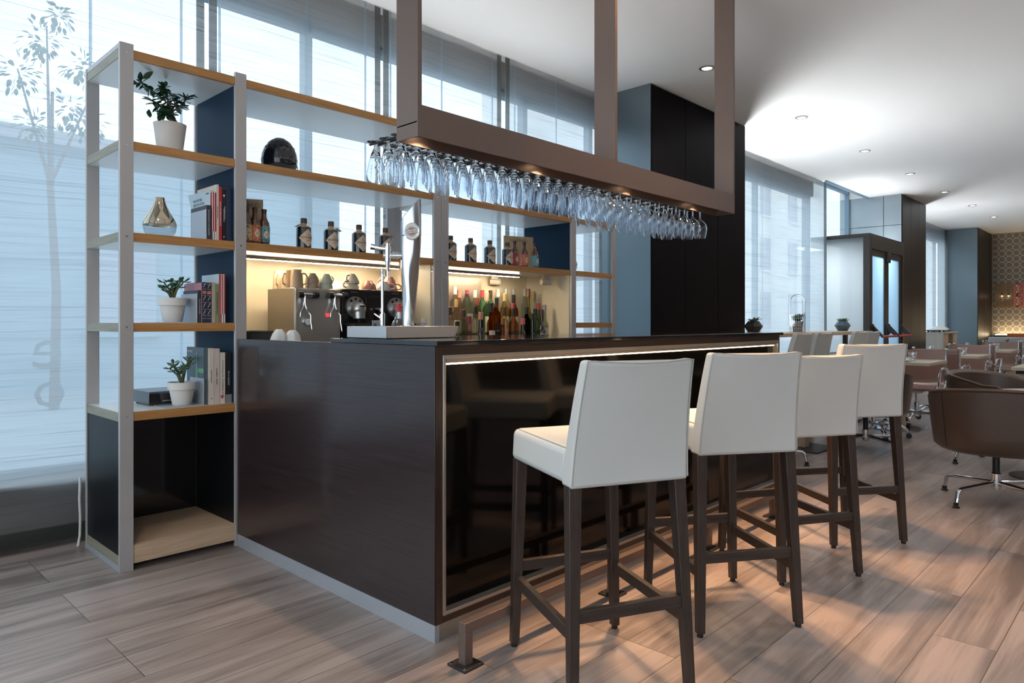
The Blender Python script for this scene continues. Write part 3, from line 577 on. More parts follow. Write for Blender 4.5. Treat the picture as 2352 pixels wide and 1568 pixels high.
# ------------------------------------------------------------------ bar stools
def make_stool():
    r = thing('bar_stool', 'x', 'bar stool')
    zs, zt = .672, .785
    # seat cushion
    s = B().hexa([(-.205, -.19, zs), (.205, -.19, zs), (.212, .255, zs), (-.212, .255, zs)], [(-.2, -.19, zt), (.2, -.19, zt), (.207, .25, zt), (-.207, .25, zt)])
    seat = s.build('seat', 'leather', r, bevel=.022, seg=4, ang=60)
    B().tube([(-.191, -.17, zt-.0015), (-.193, .222, zt-.0015), (-.183, .235, zt-.0015), (.183, .235, zt-.0015), (.193, .222, zt-.0015), (.191, -.17, zt-.0015)], .0016, 6).build('piping', 'leatherseam', seat)
    # backrest: slightly dished slab leaning back, narrower at the top
    def slab(off):
        n, m = 10, 12; vs = []; fs = []
        for j in range(m+1):
            v = j/m; z = (zs-.004)+(1.062-zs)*v; w = .208-.022*v; lean = -.062*v**1.6; th = .072-.024*v
            for i in range(n+1):
                u = i/n*2-1; dish = -.016*(1-u*u)*v
                vs.append((w*u, -.238+lean+dish, z-.010*(1-u*u)*(v > .99)))
            for i in range(n+1):
                u = i/n*2-1; dish = -.016*(1-u*u)*v
                vs.append((w*u, -.238+lean+dish+th, z-.010*(1-u*u)*(v > .99)))
        W = 2*(n+1)
        for j in range(m):
            for i in range(n):
                a = j*W+i; fs.append((a, a+1, a+W+1, a+W)); a += n+1; fs.append((a, a+W, a+W+1, a+1))
            fs.append((j*W, (j+1)*W, (j+1)*W+n+1, j*W+n+1)); fs.append((j*W+n, j*W+2*n+1, (j+1)*W+2*n+1, (j+1)*W+n))
        fs.append(tuple(range(n+1))+tuple(range(2*n+1, n, -1))); k = m*W; fs.append(tuple(k+i for i in range(n+1))[::-1]+tuple(k+i for i in range(n+1, 2*n+2)))
        return B().add(vs, fs)
    bk = slab(0).build('backrest', 'leather', r, bevel=.012, seg=3, ang=50)
    def edge(s):
        pts = []
        for j in range(13):
            v = j/12; z = (zs+.008)+(1.046-zs)*v; pts.append((s*(.208-.022*v-.004), -.239-.062*v**1.6, z))
        return pts
    pts = edge(-1)+[((.18*u), -.301-.016*(1-u*u), 1.057-.010*(1-u*u)) for u in (-.9, -.5, 0, .5, .9)]+edge(1)[::-1]
    B().tube(pts, .002, 6).build('piping', 'leatherseam', bk)
    # legs
    def leg(sx, front):
        yt = .228 if front else -.205; yb = .235 if front else -.245; xt = .185; xb = .205; a, c = .021, .0145
        b = B().hexa([(sx*xb-c, yb-c, .014), (sx*xb+c, yb-c, .014), (sx*xb+c, yb+c, .014), (sx*xb-c, yb+c, .014)], [(sx*xt-a, yt-a, zs+.004), (sx*xt+a, yt-a, zs+.004), (sx*xt+a, yt+a, zs+.004), (sx*xt-a, yt+a, zs+.004)])
        l = b.build('leg', 'legw', r, bevel=.002)
        B().cyl((sx*xb, yb, 0), (sx*xb, yb, .016), .012, n=12).build('glide', 'rubber', l)
    for f in (1, 0):
        for sx in (-1, 1): leg(sx, f)
    def bars(name, p0, p1, hh=.019, th=.011, mt='legx'):
        p0 = V(p0); p1 = V(p1); d = (p1-p0).normalized(); s = d.cross(V((0, 0, 1))).normalized()*th; u = V((0, 0, hh))
        B().hexa([p0-s-u, p1-s-u, p1+s-u, p0+s-u], [p0-s+u, p1-s+u, p1+s+u, p0+s+u]).build(name, mt, r, bevel=.0015)
    for sx in (-1, 1): bars('side_stretcher', (sx*.198, -.232, .232), (sx*.198, .232, .242))
    bars('back_stretcher', (-.195, -.23, .285), (.195, -.23, .285)); bars('front_stretcher', (-.195, .232, .29), (.195, .232, .29))
    return r
st0 = make_stool()
def at(mx, my, rot):
    a = radians(rot); return (mx-sin(a)*.245, my+cos(a)*.245, 0)
spec = [((1.798, 1.205), -25.5, 'cream leather bar stool nearest the camera, its right legs crossing the picture bottom'),
        ((2.519, 1.163), -34, 'cream leather bar stool second from the camera, between the nearest stool and two overlapping backs'),
        ((3.24, 1.162), -31, 'cream leather bar stool third along the bar, its low back half behind the second stool'),
        ((3.918, 1.16), -36, 'cream leather bar stool farthest along the bar, its back standing highest on the right')]
for i, ((mx, my), rot, lab) in enumerate(spec):
    loc = at(mx, my, rot)
    if i == 0: st0.location = loc; st0.rotation_euler = (0, 0, radians(rot)); st0['label'] = lab; st0['group'] = 'bar stools in front of the bar'; s = st0
    else: s = dup(st0, loc, radians(rot), lab, 'bar stools in front of the bar')
    if i == 2: s.scale = (1, 1, .968)
# ------------------------------------------------------------------ things on the shelf unit
def bend(b, r):
    """wrap a flat drawing (x, z at y=0) round a cylinder of radius r, front towards -Y"""
    for v in b.bm.verts:
        t = v.co.x/r; rr = r-v.co.y; v.co.x = rr*sin(t); v.co.y = -rr*cos(t)
    return b
def book(x0, x1, z, h, dep, mat, label, y=3.585, pages='paperw', title=None, tc='paperw', ts=.009, extra=None, group=None, tilt=0, z0t=.5):
    r = thing('book', label, 'book', ((x0+x1)/2, y, z), 0, group)
    t = min(.002, (x1-x0)*.18)
    b = B().box(x0, y, z, x0+t, y+dep, z+h).box(x1-t, y, z, x1, y+dep, z+h).box(x0+t, y, z, x1-t, y+t, z+h); cv = b.build('cover', mat, r)
    B().box(x0+t, y+t, z+.002, x1-t, y+dep-.002, z+h-.002).build('pages', pages, r)
    if title: B().text(title, ts, frame(((x0+x1)/2, y-.0006, z+h*z0t), (0, 0, 1), (-1, 0, 0))).build('title', tc, cv)
    if extra: extra(x0, x1, y, z, h, cv)
    if tilt: r.rotation_euler = (radians(tilt), 0, 0)
    return r
nv = col('navy_cloth', (.02, .03, .07), .5); rd = col('red_cover', (.5, .025, .03), .4); rdl = col('coral_red_cover', (.55, .1, .09), .45)
crm = col('cream_cover', (.72, .63, .54), .55); blk = col('black_cover', (.01, .01, .012), .4); pk = col('rose_cover', (.5, .22, .28), .5); gre = col('sage_cover', (.22, .3, .17), .5)
tan = col('tan_cover', (.47, .39, .29), .6); pale = col('pale_blue_cover', (.5, .6, .66), .4); chl = col('charcoal_cover', (.04, .045, .06), .45); gold = col('gilt', (.7, .6, .45), .4, metal=.3); slate = col('slate_cover', (.09, .13, .16), .4)
def bookend(x, y0, y1, z, h, base, label):
    r = thing('bookend', label, 'bookend', (x, y0, z))
    B().box(x-.003, y0, z, x, y1, z+h).build('upright_plate', 'alu2', r, bevel=.001)
    if base: B().box(x-base, y0+.01, z, x-.003, y1-.01, z+.003).build('base_plate', 'alu2', r, bevel=.0008)
Z2, Z3, Z4 = LV[2]+.001, LV[3]+.001, LV[4]+.001
bookend(1.488, 3.58, 3.77, Z2, .155, .05, 'pale steel bookend plate on the shelf with the silver glass vase')
book(1.49, 1.513, Z2, .178, .2, chl, 'short charcoal book right behind the bookend, beside the red booklets', title='ARQUITECTURA CONTEMPORANEA', ts=.008)
# brochure pulled out and tilted
r = thing('brochure', 'pale blue brochure pulled out askew above the short charcoal book', 'brochure', (1.5165, 3.6, Z2+.165))
q = B(); x_ = 1.5162; zb_ = Z2+.17
q.hexa([(x_-.001, 3.6, zb_), (x_+.001, 3.6, zb_), (x_+.001, 3.83, zb_-.012), (x_-.001, 3.83, zb_-.012)], [(x_-.001, 3.6, zb_+.088), (x_+.001, 3.6, zb_+.088), (x_+.001, 3.89, zb_+.098), (x_-.001, 3.89, zb_+.098)]); cvr = q.build('cover', pale, r)
q = B()
for tx, sz, yy, zz in (('NOCHE MAS', .02, 3.76, .052), ('QUE UN TOTAL', .02, 3.745, .03), ('MELIA', .014, 3.635, .075)): q.text(tx, sz, FX(x_-.0012, yy, zb_+zz))
q.build('title', 'ink', cvr)
def whiteends(x0, x1, y, z, h, cv):
    B().box(x0-.0003, y-.0006, z, x0+.003, y+.002, z+h).box(x0, y-.0006, z, x1, y+.002, z+.045).build('spine_band', 'paperw', cv)
book(1.5185, 1.5275, Z2, .246, .18, rd, 'thin red booklet with a white foot, left one of the pair under the tilted brochure', extra=whiteends)
book(1.5285, 1.5385, Z2, .246, .18, rd, 'thin red booklet with a white foot, right one of the pair, touching the cream book', extra=whiteends)
book(1.54, 1.5525, Z2, .29, .24, crm, 'tall cream book between the thin red booklets and the bright red book', title='HISTORIA DEL ARTE', tc='ink', ts=.007)
book(1.554, 1.5685, Z2, .28, .2, rd, 'bright red hardback with white spine lettering, left of the black book', title='COMPORTARSE EN ROMA', ts=.011)
def twol(x0, x1, y, z, h, cv):
    B().text('GUIA DE BARCELONA', .007, frame(((x0+x1)/2+.004, y-.0006, z+h*.55), (0, 0, 1), (-1, 0, 0))).build('title', 'paperw', cv)
    B().text('P', .014, FY((x0+x1)/2, y-.0006, z+.02)).build('emblem', 'paperw', cv); B().box((x0+x1)/2-.004, y-.0006, z+h-.036, (x0+x1)/2+.004, y, z+h-.026).build('emblem', 'paperw', cv)
book(1.5695, 1.5895, Z2, .268, .2, blk, 'black book with two lines of white spine lettering, between the red and the navy book', title='LAS CALLES Y PLAZAS', ts=.007, extra=twol)
book(1.591, 1.621, Z2, .283, .22, nv, 'thick dark navy book at the right end of the row beside the vase shelf post')
# shelf with the jade plant
bookend(1.444, 3.585, 3.79, Z3, .148, .2, 'pale steel bookend whose foot lies under the jade plant pot')
def bands(x0, x1, y, z, h, cv):
    b = B()
    for k in (.1, .17, .33, .5, .67, .83, .95): b.box(x0+.001, y-.0006, z+h*k, x1-.001, y, z+h*k+.0015)
    for k in (.22, .4, .57, .89): b.hexa([(x0+.004, y-.0006, z+h*k-.004), (x0+.007, y-.0006, z+h*k-.004), (x0+.007, y, z+h*k-.004), (x0+.004, y, z+h*k-.004)], [(x1-.008, y-.0006, z+h*k+.018), (x1-.004, y-.0006, z+h*k+.018), (x1-.004, y, z+h*k+.018), (x1-.008, y, z+h*k+.018)])
    b.build('gilt_bands', gold, cv); B().box(x0+.002, y-.0007, z+h*.71, x1-.002, y, z+h*.79).build('title_patch', 'coral', cv)
book(1.447, 1.4625, Z3, .165, .19, chl, 'slim black book first in the row behind the jade plant', title='DICCIONARIO DE CINE', ts=.007)
book(1.4633, 1.4665, Z3, .204, .22, pk, 'thin rose covered book rising behind the slim black book')
book(1.4675, 1.4895, Z3, .207, .2, nv, 'navy book with gilt bands, left of the two antique looking volumes', extra=bands)
book(1.4905, 1.5145, Z3, .205, .2, nv, 'navy book with gilt bands, right of the two antique looking volumes', extra=bands)
book(1.516, 1.534, Z3, .208, .2, tan, 'plain tan book between the navy volumes and the sage green book')
book(1.535, 1.552, Z3, .2, .2, gre, 'sage green book with dark spine lettering beside three red booklets', title='Look What Plants Can Do', tc='ink', ts=.011)
for i, w in enumerate(('leftmost of three, against the sage green book', 'middle one of three', 'rightmost of three, bare shelf beside it')):
    book(1.5535+i*.011, 1.5635+i*.011, Z3, .253, .2 if i else .215, rdl if i else pale, 'thin coral red booklet behind the jade plant, '+w, extra=whiteends if i else lambda x0, x1, y, z, h, cv: B().box(x0-.0004, y-.0006, z, x1, y+.001, z+h).build('spine_band', rdl, cv), group=None)
# lower shelf
bookend(1.478, 3.585, 3.76, Z4, .135, .19, 'white steel bookend whose foot lies under the lowest succulent pot')
r = thing('magazine', 'slate coloured magazine with a green bottle on its cover, left of the lowest books', 'magazine', (1.49, 3.6, Z4))
B().box(1.481, 3.6, Z4, 1.501, 3.815, Z4+.292).build('cover', slate, r)
g = B(); g.t = frame((1.4804, 3.685, Z4+.15), (0, -1, 0), (0, 0, 1))
g.prism([(-.014, -.03), (.014, -.03), (.014, .04), (.006, .06), (.005, .115), (-.005, .115), (-.006, .06), (-.014, .04)], 'z', 0, .0004).build('printed_bottle', col('print_green', (.2, .42, .3), .4), r)
g = B(); g.t = frame((1.4803, 3.685, Z4+.15), (0, -1, 0), (0, 0, 1)); g.box(-.013, .0, .0004, .013, .03, .0008).box(.016, .012, 0, .085, .034, .0006).build('printed_label', col('print_band', (.16, .5, .22), .4), r)
B().text('Innovago', .016, FX(1.4805, 3.775, Z4+.272)).build('title', 'paperw', r)
def num(x0, x1, y, z, h, cv): B().text('33', .011, FY((x0+x1)/2, y-.0006, z+.03)).build('number', 'ink', cv)
def flower(x0, x1, y, z, h, cv):
    b = B(); c = (x0+x1)/2
    for k in range(4): b.box(c-.005+.0035*(k % 2*2-1)-.001, y-.0006, z+.033+.004*(k//2*2-1), c-.005+.0035*(k % 2*2-1)+.007, y, z+.04+.004*(k//2*2-1))
    b.build('emblem', 'red', cv)
def greyfoot(x0, x1, y, z, h, cv): B().box(x0, y-.0006, z, x1, y+.001, z+.045).build('spine_band', 'concrete', cv)
book(1.503, 1.5265, Z4, .288, .2, crm, 'cream book numbered 33 next to the slate magazine', title='CUADERNOS DE DISENO', tc='ink', ts=.006, extra=num)
book(1.528, 1.5565, Z4, .286, .2, col('rosy_cover', (.66, .55, .5), .5), 'wide pinkish cream book with small spine lettering on the lowest shelf', title='GENIUS   TORRENTS', tc='ink', ts=.009)
book(1.559, 1.5855, Z4, .265, .2, crm, 'cream book with large grey lettering and a red flower emblem', title='Los vendedores : las civilizaciones', tc='concrete', ts=.0135, extra=flower)
book(1.588, 1.6205, Z4, .262, .2, blk, 'black book with a grey foot, last at the right on the lowest shelf', title='EDICIONES  EL VIAJE', ts=.008, extra=greyfoot)
dv = thing('media_box', 'flat dark grey electronic box lying on the lowest open shelf', 'player', (1.265, 3.74, Z4))
B().box(1.265, 3.74, Z4+.006, 1.56, 3.99, Z4+.07).build('housing', col('grey_metal_box', (.12, .14, .16), .3, metal=.4), dv, bevel=.003)
B().box(1.267, 3.7385, Z4+.008, 1.558, 3.741, Z4+.06).build('front_panel', 'backblack', dv); B().box(1.33, 3.736, Z4+.02, 1.42, 3.739, Z4+.024).build('disc_slot', 'chrome', dv)
for x in (1.29, 1.53):
    for y in (3.77, 3.96): B().cyl((x, y, Z4-.001), (x, y, Z4+.008), .012, n=10).build('foot', 'rubber', dv)
# plants
def pot(r, prof, mat, c, name='pot', soil=None):
    B().lathe(prof, 32, c, cap=False).build(name, mat, r)
    if soil: B().lathe([(soil[0], soil[1]), (.001, soil[1]+.004)], 20, c).build('soil', 'soil', r)
c = (1.36, 3.72, LV[1]+.001)
fp = thing('potted_ficus', 'small ficus bonsai in a blush white pot on the upper shelf', 'plant', c)
pot(fp, [(.001, 0), (.056, 0), (.058, .003), (.077, .155), (.078, .158), (.073, .158), (.07, .14), (.001, .138)], 'blush', c)
B().lathe([(.071, .141), (.001, .146)], 20, c).build('soil', 'soil', fp)
tr = B(); z = c[2]+.135
tr.tube([(1.385, 3.71, z), (1.375, 3.71, z+.03), (1.362, 3.715, z+.065), (1.37, 3.72, z+.10), (1.352, 3.72, z+.14)], [.026, .021, .013, .0095, .006], 10)
tr.sph((1.395, 3.70, z+.012), .022, (1, 1, 1.1)); tr.tube([(1.37, 3.70, z+.035), (1.355, 3.69, z+.01), (1.345, 3.685, z-.005)], [.008, .007, .005]); tr.tube([(1.39, 3.72, z+.03), (1.41, 3.72, z)], [.008, .005])
br = []
for p in (((1.352, 3.72, z+.14), (1.33, 3.72, z+.19), (1.335, 3.715, z+.208)), ((1.37, 3.72, z+.09), (1.42, 3.715, z+.14), (1.45, 3.71, z+.19)), ((1.362, 3.715, z+.07), (1.31, 3.70, z+.1), (1.25, 3.69, z+.12)), ((1.352, 3.72, z+.13), (1.29, 3.72, z+.165), (1.215, 3.70, z+.2)), ((1.365, 3.715, z+.08), (1.34, 3.68, z+.055), (1.29, 3.66, z+.06)), ((1.37, 3.72, z+.1), (1.4, 3.76, z+.14), (1.39, 3.78, z+.2))):
    tr.tube(p, [.005, .0036, .002], 6); br.append(p)
tr.build('trunk', 'bark', fp)
rnd = random.Random(11); lv = B()
for p in br:
    P = [V(q) for q in p]
    for k in range(34):
        t = .2+.8*k/33; a = P[0].lerp(P[1], t*2) if t < .5 else P[1].lerp(P[2], t*2-1)
        d = V((rnd.uniform(-1, 1), rnd.uniform(-1, .6), rnd.uniform(-.5, .7)))
        lv.leaf(a, d, (0, 0, 1), rnd.uniform(.032, .05), rnd.uniform(.018, .026))
for a, d in (((1.215, 3.7, z+.2), (-.3, -.5, .6)), ((1.22, 3.69, z+.215), (.7, -.3, .75)), ((1.2, 3.7, z+.19), (-1, -.2, -.1)), ((1.25, 3.69, z+.07), (-.2, -.4, -1)), ((1.29, 3.67, z+.06), (.1, -.5, -1)), ((1.3, 3.66, z+.05), (-.6, -.3, -.8))): lv.leaf(a, d, (0, 1, .2), .06, .027)
lv.build('leaves', 'leafd', fp)
def jade(c, rt, rb, h, label, spread, hgt, seed, n, tall):
    r = thing('potted_succulent', label, 'plant', c)
    pot(r, [(.001, 0), (rb, 0), (rb+.001, .002), (rt*.86, h*.68), (rt*.97, h*.69), (rt, h), (rt*.93, h), (rt*.88, h-.012), (.001, h-.014)], 'whitem', c)
    B().lathe([(rt*.89, h-.0135), (.001, h-.011)], 20, c).build('soil', 'soil', r)
    rnd = random.Random(seed); st = B(); lf = B(); z = c[2]+h-.015
    for k in range(n):
        a = 2*pi*k/n+rnd.uniform(-.3, .3); rr = spread*rnd.uniform(.45, 1); hh = hgt*rnd.uniform(.6, 1) if k else hgt
        p0 = V((c[0], c[1], z)); p1 = V((c[0]+.35*rr*cos(a), c[1]+.35*rr*sin(a), z+hh*.5)); p2 = V((c[0]+rr*cos(a), c[1]+rr*sin(a), z+hh*.86))
        st.tube([p0, p1, p2], [.0075, .005, .003], 7)
        for t in ((.5, .72, .95) if tall else (.62, .97)):
            q = p0.lerp(p1, t*2) if t < .5 else p1.lerp(p2, t*2-1)
            for s in range(4 if t > .9 else 2):
                b = a+s*pi/(2 if t > .9 else 1)+rnd.uniform(-.4, .4)
                lf.fat(q, (cos(b), sin(b), rnd.uniform(-.05, .75)), (0, 0, 1), rnd.uniform(.03, .045), rnd.uniform(.015, .021), .006)
    st.build('stems', 'stem', r); lf.build('leaves', 'leaf' if not tall else 'leafg', r); return r
jade((1.366, 3.70, Z3+.0035), .07, .045, .122, 'bright green jade plant in a white clay pot on the shelf with the antique books', .075, .115, 4, 7, False)
jade((1.398, 3.665, Z4+.0035), .069, .044, .115, 'leggy grey green succulent in a white clay pot on the lowest open shelf', .075, .15, 9, 7, True)
# egg lantern, vases
c = (1.976, 3.75, LV[1]+.001)
eg = thing('egg_lantern', 'black pierced egg shaped lantern on the upper shelf of the bay', 'lantern', c)
pf = [(.001, 0), (.07, 0), (.088, .018), (.099, .05), (.102, .08), (.098, .115), (.085, .152), (.062, .185), (.032, .207), (.001, .213)]
B().lathe(pf, 40, c).build('shell', col('black_glaze', (.012, .012, .018), .12, coat=.6), eg, ang=60)
b = B()
def egr(z):
    for (r0, z0), (r1, z1) in zip(pf, pf[1:]):
        if z0 <= z <= z1 and z1 > z0: return r0+(r1-r0)*(z-z0)/(z1-z0), (r1-r0)/(z1-z0)
for z, n, sz, st in ((.198, 8, .004, 1), (.176, 14, .004, 1), (.15, 16, .004, 2.2), (.128, 18, .004, 1.2), (.085, 18, .0035, 1)):
    R, sl_ = egr(z)
    for k in range(n):
        a = 2*pi*k/n; nx = V((cos(a), sin(a), -sl_)).normalized(); p = V((c[0]+R*cos(a), c[1]+R*sin(a), c[2]+z))
        b.t = frame(p+nx*.0003, (-sin(a), cos(a), 0), nx.cross(V((-sin(a), cos(a), 0)))) @ M.Diagonal((1, st, 1, 1)); b.lathe([(sz, 0), (.0003, .0003)], 10)
b.t = M.Identity(4)
b.build('piercings', col('hole_black', (.002, .002, .002), .9), eg)
b = B().tube([(c[0]+.1015*cos(t/40*2*pi), c[1]+.1015*sin(t/40*2*pi), c[2]+.045+.006*sin(t/40*2*pi*5)) for t in range(40)], .0025, 6, closed=True); b.build('wavy_band', col('black_glaze', (0, 0, 0)), eg)
def vase(c, label):
    r = thing('glass_vase', label, 'vase', c)
    B().lathe([(.079, .068), (.077, .08), (.066, .105), (.048, .135), (.034, .165), (.026, .19), (.0225, .208)], 40, c, cap=False).build('silvered_neck', col('silvered_glass', (.62, .52, .39), .06, metal=1), r, ang=80)
    B().lathe([(.001, 0), (.05, .0), (.062, .012), (.074, .038), (.079, .068)], 40, c, cap=False).build('clear_bowl', 'smoke', r, ang=80)
vase((1.31, 3.72, Z2), 'silver and clear glass vase standing alone on the left shelf')
vase((4.62, 3.75, Z2), 'silver and clear glass vase on the right end shelf next to the blue lit column')
# ------------------------------------------------------------------ gin, beer
def gin_bottle():
    r = thing('gin_bottle', 'x', 'bottle')
    B().lathe([(.001, 0), (.04, 0), (.0425, .003), (.0425, .118), (.0405, .1245)], 32, cap=False).build('body', 'gin', r)
    B().lathe([(.0406, .1244), (.033, .131), (.02, .137), (.0155, .142), (.0155, .15)], 28, cap=False).build('shoulder', 'ginneck', r)
    B().lathe([(.0165, .148), (.0175, .15), (.0175, .176), (.016, .178), (.001, .178)], 20, cap=False).build('stopper', 'cork', r)
    b = B(); n = 16; vs = []; fs = []
    for i in range(n+1):
        u = i/n*2-1; hh = .052*(1-abs(u)); vs += [(u*.054, -.0005, .062-hh), (u*.054, -.0005, .062), (u*.054, -.0005, .062+hh)]
    for i in range(n):
        a = i*3; fs += [(a, a+3, a+4, a+1), (a+1, a+4, a+5, a+2)]
    lb = bend(b.add(vs, fs), .0428).build('label', 'label', r)
    t = B().text("HENDRICK'S", .0165, FY(0, -.0012, .064), .0001).text('GIN', .009, FY(0, -.0012, .046), .0001, space=1.5).text('ESTD 1886', .0045, FY(0, -.0012, .081), .0001); bend(t, .0428).build('lettering', 'ink', lb)
    return r
g0 = gin_bottle()
def neck_tag(r, side):
    b = B(); s = side
    b.tube([(s*.016, 0, .146), (s*.03, -.012, .14)], .0012, 6)
    b.hexa([(s*.03, -.022, .139), (s*.03, 0, .139), (s*.058, .004, .122), (s*.058, -.026, .122)], [(s*.031, -.022, .141), (s*.031, 0, .141), (s*.059, .004, .124), (s*.059, -.026, .124)])
    b.build('neck_tag', 'cork' if s < 0 else 'label', r, world=False)
gl = [((2.072, 3.645), -1, 'squat black gin bottle, leftmost on the bay shelf, with a dark tag at its neck'), ((2.25, 3.645), 1, 'squat black gin bottle second on the left bay shelf, with a tan neck tag'),
      ((2.447, 3.645), 0, 'squat black gin bottle third on the left bay shelf, without a neck tag'), ((2.645, 3.645), 1, 'squat black gin bottle half hidden behind the spout of the beer tap'),
      ((3.196, 3.645), 0, 'squat black gin bottle cut off by the double shelf post'), ((3.386, 3.645), 0, 'squat black gin bottle second from the double post on the right bay shelf'),
      ((3.578, 3.645), 0, 'squat black gin bottle third from the double post on the right bay shelf'), ((3.765, 3.645), 0, 'squat black gin bottle overlapping the beer bottles on the right bay shelf')]
for i, ((x, y), tg, lab) in enumerate(gl):
    o = g0 if i == 0 else dup(g0, (0, 0, 0), 0)
    o.location = (x, y, Z2); o.rotation_euler = (0, 0, radians((3, -2, 2, 0, -4, 2, -1, 3)[i])); o['label'] = lab; o['group'] = 'gin bottles on the bay shelves'
for (o_, tg) in zip([o for o in bpy.data.objects if o.name.startswith('gin_bottle')], [q[1] for q in gl]):
    if tg: neck_tag(o_, tg)
def beer(c, mat, label, glass='amber'):
    r = thing('beer_bottle', label, 'bottle', c, 0, 'craft beer bottles on the bay shelves')
    B().lathe([(.001, 0), (.028, 0), (.03, .003), (.03, .115), (.027, .132), (.017, .152), (.0135, .165), (.0125, .19), (.0145, .192), (.0145, .2), (.012, .203)], 28, c, cap=False).build('body', glass, r, ang=60)
    B().lathe([(.0145, .197), (.015, .2), (.014, .206), (.001, .207)], 20, c, cap=False).build('cap', 'rubber', r)
    lb = B().lathe([(.0304, .022), (.0304, .108)], 32, c, cap=False).build('label', mat, r)
    b = B(); rnd = random.Random(int(c[0]*1000))
    b.prism([(-.018, .062), (0, .038), (.018, .062), (0, .092)], 'y', -.0012, -.0006)
    bend(b, .0306); b.bm.transform(M.Translation(c)); b.build('label_diamond', col('label_cream', (.75, .62, .48), .6), lb)
    b = B()
    for k in range(26):
        x = rnd.uniform(-.055, .055); z = rnd.choice((rnd.uniform(.026, .04), rnd.uniform(.085, .104))); s = rnd.uniform(.002, .005); b.prism([(x-s, z-s), (x+s, z-s*.4), (x, z+s)], 'y', -.0009, -.0005)
    b.text('DM', .012, FY(0, -.0016, .062), .0001); bend(b, .0306); b.bm.transform(M.Translation(c)); b.build('label_print', 'ink', lb)
la, lb_, lc = col('label_ochre', (.62, .42, .16), .5), col('label_coral', (.68, .2, .1), .5), col('label_teal', (.14, .34, .36), .5); ld = col('label_red', (.5, .05, .07), .5)
beer((1.737, 3.66, Z2), la, 'brown beer bottle with an ochre label, cut off by the shelf post'); beer((1.782, 3.655, Z2), lb_, 'brown beer bottle with a coral label at the left end of the bay'); beer((1.845, 3.675, Z2), lc, 'brown beer bottle with a teal label at the left end of the bay')
beer((3.90, 3.70, Z2), ld, 'brown beer bottle with a red label, overlapped by a gin bottle'); beer((4.01, 3.70, Z2), lb_, 'brown beer bottle with a coral label in front of the right printed board'); beer((4.14, 3.70, Z2), lc, 'brown beer bottle with a teal label, rightmost on the bay shelf')
def board(c, w, h, rz, label):
    r = thing('display_board', label, 'display board', c, radians(rz))
    B().box(-w/2, 0, 0, w/2, .012, h).build('board', 'board', r, world=False, bevel=.001)
    B().text('DOSMARES', .034, FY(0, -.0006, h-.035), .0003).build('lettering', col('board_ink', (.16, .16, .15), .6), r, world=False)
board((1.79, 3.80, Z2), .2, .275, -22, 'printed wooden display board behind the beer bottles at the left end'); board((4.12, 3.86, Z2), .27, .275, -18, 'printed wooden display board behind the beer bottles by the navy panel')
# small clip spotlights under the right bay shelf
def clip(c, label, ax):
    r = thing('clip_spotlight', label, 'spotlight', c, ax, 'beige clip spotlights under the shelf')
    B().box(-.03, -.012, .0, .03, .012, .03).build('mount', 'offw', r, world=False, bevel=.003); B().cyl((-.045, 0, -.022), (.035, 0, -.022), .024, n=20).build('lamp_head', 'offw', r, world=False, bevel=.003)
    B().cyl((.035, 0, -.022), (.048, 0, -.022), .027, n=20).build('lamp_ring', 'whitem', r, world=False, bevel=.002)
clip((4.27, 3.70, 1.517), 'beige clip spotlight under the shelf beside the right post', radians(-15)); clip((3.98, 4.0, 1.517), 'beige clip spotlight under the shelf above the middle of the liquor bottles', radians(-30))

tag(recenter(B().tube([(1.062, 4.13, .36), (1.058, 4.125, .25), (1.063, 4.13, .15), (1.06, 4.125, .06), (1.05, 4.12, .006)], .006, 8).build('power_cable', 'whitem', None), (1.06, 4.125, .006)), 'white power cable hanging behind the left edge of the shelf unit', 'cable')
# ------------------------------------------------------------------ coffee corner
ZC = .951
e = thing('espresso_machine', 'boxy stainless steel espresso machine with two steam wands', 'coffee machine', (2.0, 3.62, ZC))
X0, X1, Y0, Y1, ZT = 2.0, 2.30, 3.62, 3.94, 1.366
B().box(X0, Y0+.004, ZC+.02, X1, Y1, ZT).build('housing', col('satin_steel', (.6, .54, .45), .32, metal=.85), e, bevel=.003)
B().box(X0+.004, Y0-.004, ZC+.1, X1-.004, Y0+.004, ZT-.006).build('front_panel', col('mirror_steel', (.66, .64, .6), .3, metal=.8), e, bevel=.002)
d = B().box(X0-.005, Y0-.13, ZC, X1+.005, Y0+.004, ZC+.075).build('drip_tray', 'rubber', e, bevel=.004)
B().box(X0+.01, Y0-.12, ZC+.075, X1-.01, Y0, ZC+.079).build('drip_grille', 'steel', d)
for x, s in ((2.05, 1), (2.245, 1)):
    v = B().cyl((x, Y0, 1.326), (x, Y0-.035, 1.326), .013).cyl((x-.02, Y0-.03, 1.326), (x+.06, Y0-.03, 1.326), .011).cyl((x, Y0-.03, 1.326), (x, Y0-.03, 1.28), .011).build('steam_valve', 'chrome', e)
    B().lathe([(.001, 0), (.02, 0), (.022, .006), (.02, .03), (.015, .034), (.001, .034)], 16).build('knob', 'rubber', v, world=False).matrix_basis = wm(v).inverted() @ M.Translation((x+.05, Y0-.03, 1.326)) @ M.Rotation(pi/2, 4, 'Y')
    B().cyl((x-.045, Y0-.03, 1.326), (x-.018, Y0-.03, 1.326), .019).build('knob', 'rubber', v)
    q = -.03 if x < 2.1 else -.05
    B().tube([(x, Y0-.03, 1.285), (x, Y0-.032, 1.265), (x+.008, Y0-.036, 1.235), (x+.026, Y0-.045, 1.21), (x+.024, Y0-.05, 1.17), (x+.032, Y0-.055, 1.11)], .0042, 8).build('steam_wand', 'chrome', v)
    B().tube([(x-.008, Y0-.03, 1.285), (x-.01, Y0-.03, 1.255), (x-.028, Y0-.03, 1.225), (x-.03, Y0-.028, 1.2)], .004, 8).build('water_spout', 'chrome', v)
